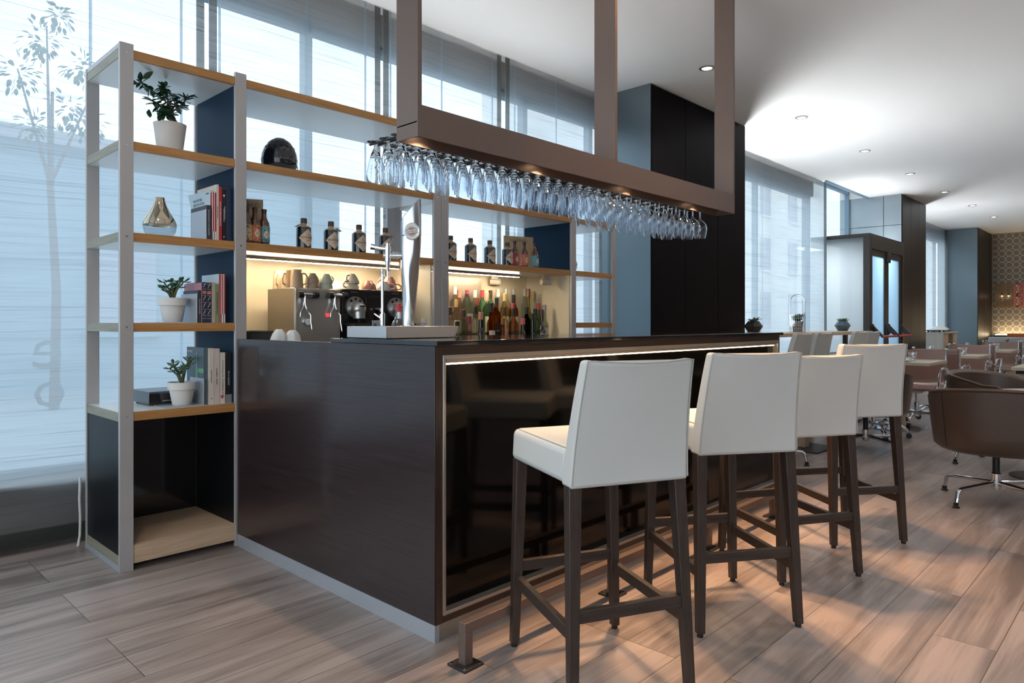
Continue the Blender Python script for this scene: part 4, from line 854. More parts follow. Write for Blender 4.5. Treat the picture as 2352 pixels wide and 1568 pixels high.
g = B().cyl((2.075, Y0-.002, 1.172), (2.075, Y0-.016, 1.172), .023, n=24).build('pressure_gauge', 'chrome', e)
B().cyl((2.075, Y0-.0155, 1.172), (2.075, Y0-.017, 1.172), .019, n=24).box(2.074, Y0-.019, 1.158, 2.076, Y0-.0165, 1.186).build('gauge_dial', 'paperw', g)
B().box(2.2, Y0-.01, 1.2, 2.217, Y0-.003, 1.222).build('power_switch', 'redled', e)
k = thing('capsule_coffee_machine', 'black twin head capsule coffee machine between espresso machine and beer tap', 'coffee machine', (2.335, 3.66, ZC))
X0, X1, Y0, Y1, ZT = 2.335, 2.83, 3.66, 3.96, 1.372
blkp = col('black_machine', (.018, .015, .014), .3, spec=.5)
B().box(X0, Y0, ZC, X1, Y1, ZT).build('housing', blkp, k, bevel=.006)
B().box(2.508, Y0-.003, ZC+.12, 2.655, Y0+.002, ZT-.02).build('centre_panel', 'backblack', k, bevel=.001)
B().box(2.52, Y0-.005, 1.315, 2.63, Y0-.002, 1.345).build('display', 'rubber', k)
B().cyl((2.545, Y0-.002, 1.25), (2.545, Y0-.008, 1.25), .008).build('key', 'chrome', k); B().box(2.62, Y0-.006, 1.262, 2.628, Y0-.002, 1.27).build('standby_light', 'redled', k)
B().tube([(2.6, Y0-.002, 1.255), (2.6, Y0-.03, 1.25), (2.605, Y0-.045, 1.22), (2.605, Y0-.045, 1.18)], [.014, .014, .012, .008], 10).build('hot_water_spout', 'steeld', k)
for x in (2.425, 2.735):
    hd = B().cyl((x, Y0, 1.262), (x, Y0-.012, 1.262), .066, .064, 32).build('brew_dial', 'steel', k)
    b = B()
    for a in (50, 90, 130): b.cyl((x+.05*cos(radians(a)), Y0-.011, 1.262+.05*sin(radians(a))), (x+.05*cos(radians(a)), Y0-.014, 1.262+.05*sin(radians(a))), .009)
    b.build('button', 'rubber', hd)
    b = B(); b.t = M.Translation((x, Y0-.012, 1.25)) @ M.Rotation(pi/2, 4, 'X')
    b.lathe([(.046, 0), (.046, .03), (.04, .055), (.025, .07), (.001, .074)], 24); b.t = M.Identity(4)
    b.cyl((x, Y0-.045, 1.255), (x, Y0-.05, 1.19), .042, .036, 20)
    lev = b.build('lever_head', 'steel', hd, ang=50)
    B().box(x-.016, Y0-.092, 1.262, x+.016, Y0-.078, 1.27).build('lever_slot', 'rubber', lev)
    B().cyl((x, Y0-.05, 1.19), (x, Y0-.05, 1.165), .016, .012).build('spout', 'rubber', hd)
    t = B().box(x-.08, Y0-.12, 1.145, x+.08, Y0+.002, 1.16).build('cup_shelf', 'rubber', k, bevel=.003); B().box(x-.085, Y0-.11, ZC, x+.085, Y0+.002, 1.13).build('drip_box', blkp, k, bevel=.004)
    B().text('NESPRESSO', .011, FY(x, Y0-.0005, 1.353)).build('lettering', 'chrome', k)
def mug(c, mat, label, hd=180, prof=None, h=.108, r=.042, kind='mug', group='mugs and cups on the coffee machines'):
    """an upturned mug"""
    o = thing(kind, label, kind, c, 0, group)
    B().lathe(prof or [(r, 0), (r*1.0, .004), (r*.95, h*.6), (r*.8, h), (r*.001, h)], 28, c, cap=False).build('body', mat, o, ang=50)
    a = radians(hd); d = V((cos(a), sin(a), 0)); b = V(c)
    P = [b+d*r*.9+V((0, 0, h*.2)), b+d*(r+.024)+V((0, 0, h*.28)), b+d*(r+.028)+V((0, 0, h*.55)), b+d*(r+.012)+V((0, 0, h*.8)), b+d*r*.78+V((0, 0, h*.82))]
    B().tube(P, .005, 8).build('handle', mat, o); return o
z = 1.367
mug((2.045, 3.885, z), 'beige', 'tall beige upturned mug nearest the left edge of the espresso machine', 225, r=.036); mug((2.057, 3.805, z), 'beige', 'tall beige upturned mug, middle one of the three on the espresso machine', 215, r=.036)
mug((2.066, 3.715, z), 'beige', 'tall beige upturned mug, largest looking of the three, right of the other two', -20, r=.037)
cp = lambda r, h: [(r, 0), (r, .003), (r*.97, h*.3), (r*.82, h*.65), (r*.55, h*.92), (r*.52, h), (.001, h)]
def cup(c, mat, label, hd, r=.041, h=.058): mug(c, mat, label, hd, cp(r, h), h, r, 'cup')
cup((2.162, 3.71, z), 'taupe', 'lower taupe cup of the small stack on the espresso machine', 20); cup((2.164, 3.712, z+.034), 'taupe', 'upper taupe cup of the small stack on the espresso machine', 60)
cup((2.25, 3.70, z), 'celadon', 'lower grey green cup of the stack at the right edge of the espresso machine', 40); cup((2.252, 3.702, z+.034), 'celadon', 'upper grey green cup of the stack at the right edge of the espresso machine', 20)
z = 1.373
cup((2.451, 3.74, z), 'offw', 'lower cream cup of the stack on the capsule machine', 200, .05, .06); cup((2.454, 3.74, z+.038), 'offw', 'upper cream cup of the stack on the capsule machine', 215, .05, .06)
cup((2.42, 3.86, z), 'white', 'white cup behind the cream stack at the left edge of the capsule machine', 170, .043)
cup((2.585, 3.74, z), 'pink', 'single pink cup in the middle of the capsule machine', 250, .048, .06); cup((2.69, 3.73, z), 'white', 'white cup between the pink ones, beside the faucet', -30, .048, .058)
cup((2.785, 3.78, z), 'pink', 'lower pink cup of the stack behind the beer tap', -20, .045, .06); cup((2.775, 3.78, z+.036), 'pink', 'upper pink cup of the stack behind the beer tap', 150, .045, .06)
# black crate and white cloth bundle at the left of the machines
t = thing('storage_crate', 'low black crate at the far left of the back counter', 'crate', (1.71, 3.56, ZC)); x0, x1, y0, y1, h = 1.712, 1.832, 3.56, 3.78, .165
B().box(x0, y0, ZC, x1, y1, ZC+.006).box(x0, y0, ZC, x0+.006, y1, ZC+h).box(x1-.006, y0, ZC, x1, y1, ZC+h).box(x0, y0, ZC, x1, y0+.006, ZC+h).box(x0, y1-.006, ZC, x1, y1, ZC+h).build('crate_shell', 'rubber', t, bevel=.002)
B().tube([(x0-.003, y0-.003, ZC+h), (x1+.003, y0-.003, ZC+h), (x1+.003, y1+.003, ZC+h), (x0-.003, y1+.003, ZC+h)], .006, 6, closed=True).build('rim', 'rubber', t)
def bundle(c, r, h, label, seed):
    n, m = 26, 16; vs = []; fs = []
    for j in range(m+1):
        v = j/m; a = pi*(.04+.86*v)-pi/2
        for i in range(n):
            t = 2*pi*i/n; k = 1+.22*noise.noise(V((cos(t)*2.4+seed, sin(t)*2.4, v*4)))+.07*cos(7*t+seed+v*3)*sin(pi*v)
            q = r*cos(a)*k if j else r*.5
            vs.append((c[0]+q*cos(t), c[1]+q*sin(t)*.9, c[2]+h*(.5+.5*sin(a))+.0))
    z0 = min(v[2] for v in vs); vs = [(x, y, z-z0+c[2]) for x, y, z in vs]
    for j in range(m):
        for i in range(n): fs.append((j*n+i, j*n+(i+1) % n, (j+1)*n+(i+1) % n, (j+1)*n+i))
    fs.append(tuple(range(m*n, m*n+n))); fs.append(tuple(range(n))[::-1])
    o = recenter(B().add(vs, fs).build('cloth_bundle', 'linenw', None, ang=80), c); tag(o, label, 'cloth', 'white cloth bundles')
bundle((1.835, 3.485, ZC), .05, .185, 'rounded white cloth bundle left of the espresso machine, rear of the pair', 1.); bundle((1.905, 3.47, ZC), .047, .18, 'rounded white cloth bundle nearer the espresso machine', 4.)
# ------------------------------------------------------------------ beer tap, drip tray
ZB = 1.101
T = thing('drip_tray', 'stainless steel drip tray standing on the bar worktop under the beer tap', 'tray', (1.70, 2.33, ZB)); x0, x1, y0, y1, h = 1.70, 2.075, 2.335, 2.625, .05
b = B().box(x0, y0, ZB, x1, y1, ZB+.003).box(x0, y0, ZB, x0+.003, y1, ZB+h).box(x0, y0, ZB, x1, y0+.003, ZB+h).box(x0, y1-.003, ZB, x1, y1, ZB+h)
b.hexa([(x1-.003, y0, ZB), (x1, y0, ZB), (x1, y1, ZB), (x1-.003, y1, ZB)], [(x1+.022, y0, ZB+h), (x1+.025, y0, ZB+h), (x1+.025, y1, ZB+h), (x1+.022, y1, ZB+h)])
b.hexa([(x1-.003, y0, ZB), (x1, y0, ZB), (x1, y0+.003, ZB), (x1-.003, y0+.003, ZB)], [(x1-.003, y0, ZB+h), (x1+.025, y0, ZB+h), (x1+.025, y0+.003, ZB+h), (x1-.003, y0+.003, ZB+h)])
b.build('pan', col('tray_steel', (.66, .66, .66), .3, metal=.7), T, bevel=.0008)
b = B()
for i in range(12): b.box(x0+.01+i*.03, y0+.005, ZB+.028, x0+.022+i*.03, y1-.005, ZB+.031)
b.box(x0+.004, y0+.02, ZB+.024, x1-.004, y0+.03, ZB+.028).box(x0+.004, y1-.03, ZB+.024, x1-.004, y1-.02, ZB+.028).build('grille', 'steel', T)
tc = V((1.945, 2.50, ZB+.031))
tp = thing('beer_tap', 'tall twisted chrome beer tap column with a round brand badge', 'beer tap', tc)
def secs(rows, n=28):
    vs = []; fs = []
    for (z, a, c_, ox, oy, tw) in rows:
        for i in range(n):
            t = 2*pi*i/n; k = 1/max(abs(cos(t))**2.6+abs(sin(t))**2.6, 1e-6)**(1/2.6)
            x, y = a*cos(t)*k, c_*sin(t)*k; q = radians(tw)
            vs.append((tc.x+ox+x*cos(q)-y*sin(q), tc.y+oy+x*sin(q)+y*cos(q), tc.z+z))
    for j in range(len(rows)-1):
        for i in range(n): fs.append((j*n+i, j*n+(i+1) % n, (j+1)*n+(i+1) % n, (j+1)*n+i))
    fs += [tuple(range(n))[::-1], tuple(range((len(rows)-1)*n, len(rows)*n))]
    return vs, fs
rt = V((.69, -.723, 0))       # across, seen from the front of the bar
rows = []
for i in range(25):
    t = i/24; z = .012+.41*t; w = .021+.0235*sin(min(1, t*1.05)*pi/2)**1.5; d = .026+.012*t; o = .012*(t-.3)
    rows.append((z, w, d, rt.x*o, rt.y*o, -46+100*(1-t)**1.5))
vs, fs = secs(rows); body = B().add(vs, fs).build('column', 'hammered', tp, ang=60)
o = .012*.7; vs, fs = secs([(.423, .0455, .0385, rt.x*o, rt.y*o, -46), (.49, .0455, .0385, rt.x*o, rt.y*o, -46), (.56, .044, .037, rt.x*o, rt.y*o, -46)])
n = 28
for i in range(n):     # slanted cut at the top
    p = V(vs[2*n+i]); s = (p-tc).dot(rt); vs[2*n+i] = (p.x, p.y, tc.z+.535+ (s-.0)*1.15)
B().add(vs, fs).build('column_head', 'hammered', tp, bevel=.004, ang=50)
B().lathe([(.001, 0), (.058, 0), (.058, .012), (.05, .018), (.03, .022), (.001, .022)], 32, tc).build('base', 'chrome', tp)
fw = V((-.723, -.69, 0)); bc_ = tc+rt*.0185+fw*.042+V((0, 0, .44))
bt = frame(bc_, rt, (0, 0, 1))
def disc(r, a, c_, mat, name, par, sy=1.12):
    b = B(); b.t = bt @ M.Diagonal((1, sy, 1, 1)); b.lathe([(.001, a), (r, a), (r, c_), (r*.96, c_+.001), (.001, c_+.001)], 40); return b.build(name, mat, par)
bd = disc(.0345, -.006, .005, 'chrome', 'badge', tp); disc(.0315, .004, .0062, 'paperw', 'badge_face', bd)
b = B(); b.t = bt @ M.Diagonal((1, 1, 1, 1)); b.lathe([(.0185, .0073), (.0215, .0073), (.0215, .0078), (.0185, .0078), (.0185, .0073)], 36, cap=False); b.lathe([(.001, .0073), (.0165, .0073), (.0165, .0078), (.001, .0078)], 36)
b.build('badge_ring', col('badge_amber', (.42, .2, .08), .4), bd)
b = B(); b.t = bt @ M.Rotation(radians(8), 4, 'Z'); b.box(-.031, -.0085, .0078, .031, .0085, .0083).build('badge_band', 'paperw', bd)
b = B(); b.t = bt @ M.Rotation(radians(8), 4, 'Z'); b.box(-.03, .008, .0083, .03, .0092, .0088).box(-.03, -.0092, .0083, .03, -.008, .0088).text('San  iguel', .0125, M.Translation((0, 0, .0085)), .0002, xs=1.05).build('badge_lettering', 'ink', bd)
b = B(); b.t = bt @ M.Rotation(radians(8), 4, 'Z'); b.text('M', .0145, M.Translation((-.001, 0, .0086)), .0002).build('badge_initial', 'red', bd)
# spout side, towards the bartender
sd = V((-.80, .6, 0)); s0 = tc+sd*.03+V((0, 0, .335))
vz = B().cyl(s0, s0+sd*.055, .014).cyl(s0+sd*.02, s0+sd*.028, .019).cyl(s0+sd*.036, s0+sd*.043, .019).build('shank', 'chrome', tp)
p = s0+sd*.065
fa = B().cyl(p-V((0, 0, .025)), p+V((0, 0, .04)), .0145).cyl(p-V((0, 0, .025)), p-V((0, 0, .07)), .013, .007).cyl(p-V((0, 0, .07)), p-V((0, 0, .112)), .0055).cyl(p-sd*.02, p+sd*.02, .012).build('faucet', 'chrome', tp)
B().cyl(p+V((0, 0, .035)), p+V((0, 0, .055)), .01).tube([p+V((0, 0, .03)), p+sd*.035+V((0, 0, .033)), p+sd*.075+V((0, 0, .04))], [.008, .011, .013], 10).build('tap_handle', 'chrome', fa)
# slim water faucet
fc = V((1.86, 2.585, ZB+.031)); fz = thing('water_faucet', 'slim straight chrome water faucet standing at the back of the tray', 'faucet', fc)
B().cyl(fc, fc+V((0, 0, .075)), .013).cyl(fc, fc+V((0, 0, .01)), .018).build('valve_body', 'chrome', fz)
B().tube([fc+V((0, 0, .07)), fc+V((0, 0, .25)), fc+V((0, 0, .265)), fc+V((-.005, -.008, .272)), fc+V((-.008, -.016, .264)), fc+V((-.008, -.017, .24))], .0065, 10).build('spout', 'chrome', fz)
B().tube([fc+V((0, 0, .05)), fc+V((-.03, .022, .075))], [.006, .004], 8).build('lever', 'chrome', fz)
# carafe and small glasses in the tray
cf = V((1.952, 2.588, ZB+.031)); cr = thing('carafe', 'small glass carafe with a red neck label between faucet and beer tap', 'carafe', cf)
B().lathe([(.001, 0), (.034, 0), (.036, .004), (.031, .03), (.018, .055), (.0135, .075), (.0135, .13), (.0145, .132)], 28, cf, cap=False).build('body', 'glass', cr)
B().lathe([(.0139, .085), (.0139, .122)], 24, cf, cap=False).build('label', 'red', cr)
def tumbler(c, label, r=.018, h=.045, group='small glasses beside the tap'):
    o = thing('small_glass', label, 'glass', c, 0, group); B().lathe([(.001, 0), (r*.85, 0), (r, h)], 20, c, cap=False).build('body', 'glass', o); B().lathe([(r*.86, .002), (r*.98, h*.6)], 20, c, cap=True).build('water', 'smoke', o)
tumbler((1.81, 2.56, ZB+.031), 'little clear glass left of the slim faucet', .02); tumbler((2.02, 2.50, ZB+.031), 'little clear glass at the right of the beer tap foot', .021, .055)
# ------------------------------------------------------------------ liquor
rs = B().box(3.17, 3.69, ZC, 4.39, 3.80, 1.0).box(3.17, 3.80, ZC, 4.39, 3.915, 1.05).box(3.17, 3.915, ZC, 4.39, 4.02, 1.10).build('bottle_riser', 'smoke', None)
tag(recenter(rs, (3.17, 3.69, ZC)), 'stepped clear riser under the back rows of liquor bottles', 'riser')
def bottle_glass(n, cg, ct):
    m, nt, o = _new(n); g = nt.nodes.new('ShaderNodeBsdfGlass'); setin(g, IOR=1.36, Roughness=.0); g.inputs[0].default_value = c4(cg); t_ = nt.nodes.new('ShaderNodeBsdfTransparent'); t_.inputs[0].default_value = c4(ct)
    x_ = nt.nodes.new('ShaderNodeMixShader'); x_.inputs[0].default_value = .6; nt.links.new(g.outputs[0], x_.inputs[1]); nt.links.new(t_.outputs[0], x_.inputs[2]); nt.links.new(x_.outputs[0], o.inputs[0]); MT[n] = m
for n, c_ in (('clear', (.96, .95, .91)), ('pink', (.95, .74, .66)), ('green', (.42, .68, .5)), ('aqua', (.82, .93, .89)), ('blue', (.75, .87, .92)), ('amber', (.6, .27, .09)), ('gold', (.92, .76, .46)), ('rose', (.84, .45, .28)), ('olive', (.13, .2, .1))): bottle_glass('g_'+n, c_, [q**.7 for q in c_])
col('g_dark', (.015, .009, .007), .08, coat=.6); col('g_black', (.006, .007, .006), .08, coat=.6)
CAP = dict(white=(.75, .7, .62), salmon=(.7, .28, .2), red=(.45, .05, .06), brown=(.07, .035, .02), grey=(.3, .3, .27), gold=(.5, .34, .13), purple=(.12, .05, .1), rust=(.26, .06, .035), beige=(.6, .47, .3), black=(.012, .011, .01), pinkc=(.55, .1, .13), wine=(.28, .03, .06), silver=(.4, .4, .36), wood=(.2, .1, .05))
for q, v in CAP.items(): col('cap_'+q, v, .4)
LAB = dict(cream=(.7, .62, .48), white=(.72, .68, .6), black=(.015, .013, .012), red=(.5, .07, .06))
for q, v in LAB.items(): col('lab_'+q, v, .55)
SH = {'std': (1.0, .16, .6, .36), 'tall': (.9, .15, .52, .4), 'slim': (.8, .16, .57, .34), 'square': (1.0, .17, .7, .4), 'round': (1.2, .2, .48, .34), 'squat': (1.22, .17, .36, .32), 'shoulder': (1., .15, .66, .38)}
def bottle(x, y, z0, zt, glass, capc, kind, label, lab=None, word=None, fill=None, capl=.15, r=.037):
    h = zt-z0; k, nk, sh, _ = SH[kind]; R = r*k; rn = .0135 if kind != 'round' else .015
    c = (x, y, z0); o = thing('liquor_bottle', label, 'bottle', c, 0, 'liquor bottles on the back counter')
    hs = h*sh; hn = h*(1-capl)
    n = 4 if kind == 'square' else 24
    if kind in ('round', 'squat'): pr = [(.001, 0), (R*.85, 0), (R, hs*.25), (R, hs*.55), (R*.8, hs*.9), (R*.42, hs*1.12), (rn*1.1, hs*1.35), (rn, hn)]
    elif kind in ('std', 'slim', 'shoulder'):
        q = h/.32; pr = [(.001, 0), (R*.97, 0), (R, .004), (R, hs), (R*.95, hs+.012*q), (R*.78, hs+.026*q), (R*.52, hs+.036*q), (rn*1.25, hs+.047*q), (rn, hs+.06*q), (rn, hn)]
    elif kind == 'tall': pr = [(.001, 0), (R, 0), (R, hs*.9), (R*.8, hs*1.02), (rn*1.2, hs*1.2), (rn, hn)]
    else: pr = [(.001, 0), (R*.97, 0), (R, .004), (R, hs), (R*.9, hs+.02*h/.3), (rn*1.3, hs+.06*h/.3), (rn, hs+.08*h/.3), (rn, hn)]
    pr[-1] = (rn, max(hn, pr[-2][1]+.003))
    b = B()
    if n == 4: b.t = M.Translation(c) @ M.Rotation(pi/4, 4, 'Z') @ M.Diagonal((1.28, 1.28, 1, 1)); b.lathe(pr, 4, cap=False); bo = b.build('body', glass, o, bevel=.004, ang=30)
    else: bo = b.lathe(pr, n, c, cap=False).build('body', glass, o, ang=60)
    B().lathe([(rn*1.0, pr[-1][1]-.012), (rn*1.14, pr[-1][1]-.01), (rn*1.14, h-.002), (rn*1.0, h), (.001, h)], 18, c, cap=False).build('cap', 'cap_'+capc, o)
    if lab:
        a0, a1 = hs*.2, hs*.78
        if n == 4:
            w = R*.82; lb = B().box(x-w, y-R*.905-.001, z0+a0, x+w, y-R*.905, z0+a1).build('label', 'lab_'+lab, o); yy = y-R*.905-.0016
            if word: B().text(word, .014, FY(x, yy, z0+hs*.5), .0002).build('lettering', 'paperw' if lab == 'black' else 'red', lb)
        else:
            vs = []; fs = []; rr = R+.0008
            for i in range(13):
                t = -pi/2+(i/12*2-1)*1.25; vs += [(x+rr*cos(t), y+rr*sin(t), z0+a0), (x+rr*cos(t), y+rr*sin(t), z0+a1)]
            for i in range(12): fs.append((2*i, 2*i+2, 2*i+3, 2*i+1))
            lb = B().add(vs, fs).build('label', 'lab_'+lab, o)
            if word:
                t = bend(B().text(word, .0135, FY(0, -.001, hs*.5), .0001, xs=.9), rr); t.bm.transform(M.Translation(c)); t.build('lettering', 'paperw' if lab in ('black', 'red') else 'red', lb)
    return o
zb = 1.101
L = [  # back row
 (3.519, 3.965, zb, 1.443, 'g_clear', 'white', 'std', 'clear liquor bottle with a tall white cap, highest at the left end'), (3.575, 3.975, zb, 1.415, 'g_pink', 'salmon', 'slim', 'pinkish liquor bottle with a salmon cap, back row beside the tall white cap'),
 (3.647, 3.965, zb, 1.418, 'g_clear', 'red', 'slim', 'clear liquor bottle with a red cap, back row behind the purple capped one'), (3.73, 3.965, zb, 1.419, 'g_aqua', 'white', 'std', 'pale aqua liquor bottle with a white cap in the back row'),
 (3.81, 3.965, zb, 1.423, 'g_green', 'red', 'std', 'green liquor bottle with a bright red cap in the back row'), (3.90, 3.965, zb, 1.424, 'g_green', 'brown', 'std', 'green liquor bottle with a brown banded cap in the back row'),
 (3.985, 3.965, zb, 1.435, 'g_clear', 'white', 'tall', 'clear swing top bottle with a domed white stopper'), (4.075, 3.965, zb, 1.444, 'g_clear', 'silver', 'std', 'clear liquor bottle with a broad pale cap, back row right of the swing top'),
 (4.165, 3.965, zb, 1.444, 'g_clear', 'grey', 'slim', 'clear liquor bottle with a grey cap, back row left of the golden bulb bottle'), (4.31, 3.97, zb, 1.45, 'g_blue', 'silver', 'slim', 'pale blue liquor bottle in the back row right of the golden bulb bottle'),
 (4.367, 3.93, 1.051, 1.432, 'g_aqua', 'gold', 'tall', 'slender pale bottle with a slim gold cap near the right wall'),
 # third row
 (3.442, 3.86, 1.051, 1.334, 'g_clear', 'gold', 'std', 'clear liquor bottle with a gold cap in front of the tall white cap', 'white'), (3.548, 3.86, 1.051, 1.387, 'g_aqua', 'purple', 'square', 'broad clear bottle with a purple cap and red lettering', 'white', "GORDON'S"),
 (3.656, 3.86, 1.051, 1.356, 'g_gold', 'rust', 'std', 'pale gold liquor bottle with a rust red cap', 'cream'), (3.761, 3.86, 1.051, 1.397, 'g_aqua', 'beige', 'std', 'pale aqua liquor bottle with a beige cap, middle of the crowd', 'white'),
 (3.866, 3.86, 1.051, 1.361, 'g_amber', 'black', 'slim', 'amber liquor bottle with a long dark neck wrapper'), (3.955, 3.86, 1.051, 1.399, 'g_gold', 'gold', 'std', 'golden liquor bottle with a gold cap behind the square whiskey bottle', 'cream'),
 (4.06, 3.86, 1.051, 1.391, 'g_amber', 'black', 'std', 'amber liquor bottle with a black cap and pale neck', 'white'), (4.235, 3.86, 1.051, 1.444, 'g_gold', 'wood', 'round', 'golden bulb shaped bottle with a long brown neck'),
 (4.335, 3.84, 1.051, 1.327, 'g_green', 'red', 'slim', 'slim green bottle with a red cap near the right end'),
 # second row
 (3.279, 3.745, 1.001, 1.276, 'g_clear', 'brown', 'std', 'clear bottle with a brown cap cut off by the double shelf post', 'cream'), (3.409, 3.745, 1.001, 1.261, 'g_clear', 'brown', 'std', 'clear bottle with a ribbed dark brown cap, left part of the crowd'),
 (3.527, 3.745, 1.001, 1.284, 'g_clear', 'black', 'slim', 'slender clear bottle with a black cap marked in white'), (3.73, 3.745, 1.001, 1.295, 'g_amber', 'black', 'square', 'square whiskey bottle with a black label and white lettering', 'black', 'JACK'),
 (3.835, 3.745, 1.001, 1.285, 'g_gold', 'brown', 'slim', 'gold bottle with a long cream label next to the square whiskey bottle', 'cream'), (3.93, 3.745, 1.001, 1.318, 'g_clear', 'red', 'slim', 'thin clear bottle with a red rimmed cap, right of centre'),
 (4.09, 3.745, 1.001, 1.289, 'g_olive', 'black', 'std', 'dark green bottle with a black cap below the golden bulb bottle'), (4.19, 3.745, 1.001, 1.278, 'g_aqua', 'black', 'std', 'pale bottle with a black banded neck, right of the dark green one'),
 (4.30, 3.74, 1.001, 1.312, 'g_clear', 'grey', 'tall', 'clear slope shouldered bottle standing last at the right end', 'white'),
 # front row
 (3.237, 3.62, ZC, 1.176, 'g_clear', 'black', 'squat', 'squat clear bottle with a small black stopper, behind the steel tray'), (3.349, 3.62, ZC, 1.211, 'g_pink', 'wine', 'round', 'round pink liqueur decanter with a wine red stopper', 'red'),
 (3.462, 3.62, ZC, 1.243, 'g_dark', 'salmon', 'round', 'dark round bottle with a salmon capsule in the front row'), (3.566, 3.62, ZC, 1.307, 'g_amber', 'black', 'slim', 'amber bottle with a dark stopper and a cream label lettered in red', 'cream', 'Frangelico'),
 (3.69, 3.62, ZC, 1.2, 'g_rose', 'wood', 'squat', 'squat amber decanter with a wide wooden stopper'), (3.806, 3.62, ZC, 1.274, 'g_rose', 'black', 'std', 'reddish bottle with a black cap and a tilted black label', 'black', 'Rosso'),
 (3.91, 3.62, ZC, 1.199, 'g_dark', 'pinkc', 'round', 'dark round bottle with a pink red capsule'), (4.02, 3.62, ZC, 1.236, 'g_black', 'black', 'squat', 'black broad shouldered bottle in the front row'),
 (4.13, 3.62, ZC, 1.269, 'g_dark', 'brown', 'tall', 'dark brown cream liqueur bottle with a red and cream label', 'cream', 'BAILEYS')]
for q in L: bottle(*q)
# ------------------------------------------------------------------ high table at the window
ht = thing('high_table', 'long high oak table by the window with plants on it', 'table', (6.7, 3.0, 0))
B().box(6.7, 3.0, 1.01, 10.3, 3.55, 1.05).build('tabletop', 'oaklight', ht, bevel=.002)
for x in (6.9, 9.62):
    for y in (3.12, 3.4): B().box(x, y, .012, x+.05, y+.05, 1.01).build('leg', 'bronzed', ht)
    B().box(x-.1, 3.05, 0, x+.15, 3.5, .012).build('foot_plate', 'bronzed', ht)
for x, lab in ((7.0, 'cream bar stool at the window table, leftmost of the four and nearest the bar'), (7.56, 'cream bar stool at the window table, second from the bar'), (8.72, 'cream bar stool at the window table, third from the bar'), (9.2, 'cream bar stool at the window table, farthest and next to the red panic bars')):
    dup(st0, (x, 2.95, 0), radians(-3), lab, 'bar stools at the window table')
ZH = 1.051
def rosette(b, c, n, l, w, up=.5, seed=1, fat=True):
    rnd = random.Random(seed)
    for k in range(n):
        a = k*2.4; e = up+.9*k/n
        (b.fat(c, (cos(a), sin(a), e), (0, 0, 1) if e < 3 else (1, 0, 0), l*(1-.35*k/n), w, w*.35) if fat else b.leaf(c, (cos(a), sin(a), e+rnd.uniform(-.3, .6)), (0, 0, 1), l*rnd.uniform(.7, 1.2), w))
def facet(c, mat, label, seed, fat):
    r = thing('potted_succulent', label, 'plant', c)
    B().lathe([(.001, 0), (.062, 0), (.105, .075), (.062, .13), (.055, .13), (.05, .115), (.001, .113)], 7, c, cap=False).build('pot', mat, r, smooth=0.001)
    b = B(); rosette(b, (c[0], c[1], c[2]+.115), 16, .1, .034, .25, seed, fat); b.build('leaves', 'leafg', r)
facet((7.545, 3.44, ZH), 'iron', 'spiky plant in a black faceted pot beside the big dark column', 2, False); facet((9.9, 3.26, ZH), 'slate', 'green succulent in a slate blue faceted pot on the window table', 3, True)
c = (8.24, 3.22, ZH); r = thing('plant_lantern', 'wire basket lantern with a tall hoop handle holding a grey plant pot', 'plant basket', c)
b = B(); n = 24
for z in (0, .04, .08, .12, .16, .2): b.tube([(c[0]+.085*cos(2*pi*i/n), c[1]+.085*sin(2*pi*i/n), c[2]+.003+z) for i in range(n)], .0022, 5, closed=True)
for i in range(n): b.tube([(c[0]+.085*cos(2*pi*i/n), c[1]+.085*sin(2*pi*i/n), c[2]+.001), (c[0]+.085*cos(2*pi*(i+.0)/n), c[1]+.085*sin(2*pi*i/n), c[2]+.205)], .0018, 5)
b.build('wire_basket', 'alu2', r)
B().tube([(c[0]+.085*.69*cos(t), c[1]-.085*.723*cos(t), c[2]+.2+.16*(1 if 0 < t < pi else 0)+.085*sin(t)) for t in [0]+[pi*k/14 for k in range(1, 14)]+[pi]], .0045, 6).build('handle', 'alu', r)
B().lathe([(.001, .003), (.05, .003), (.066, .13), (.06, .13), (.056, .115), (.001, .113)], 24, c, cap=False).build('pot', 'concrete', r)
b = B()
for k in range(5): rosette(b, (c[0]+.03*cos(k*1.3), c[1]+.03*sin(k*1.3), c[2]+.12+.01*k), 10, .085, .026, .6, k, True)
b.build('leaves', 'leafd', r)
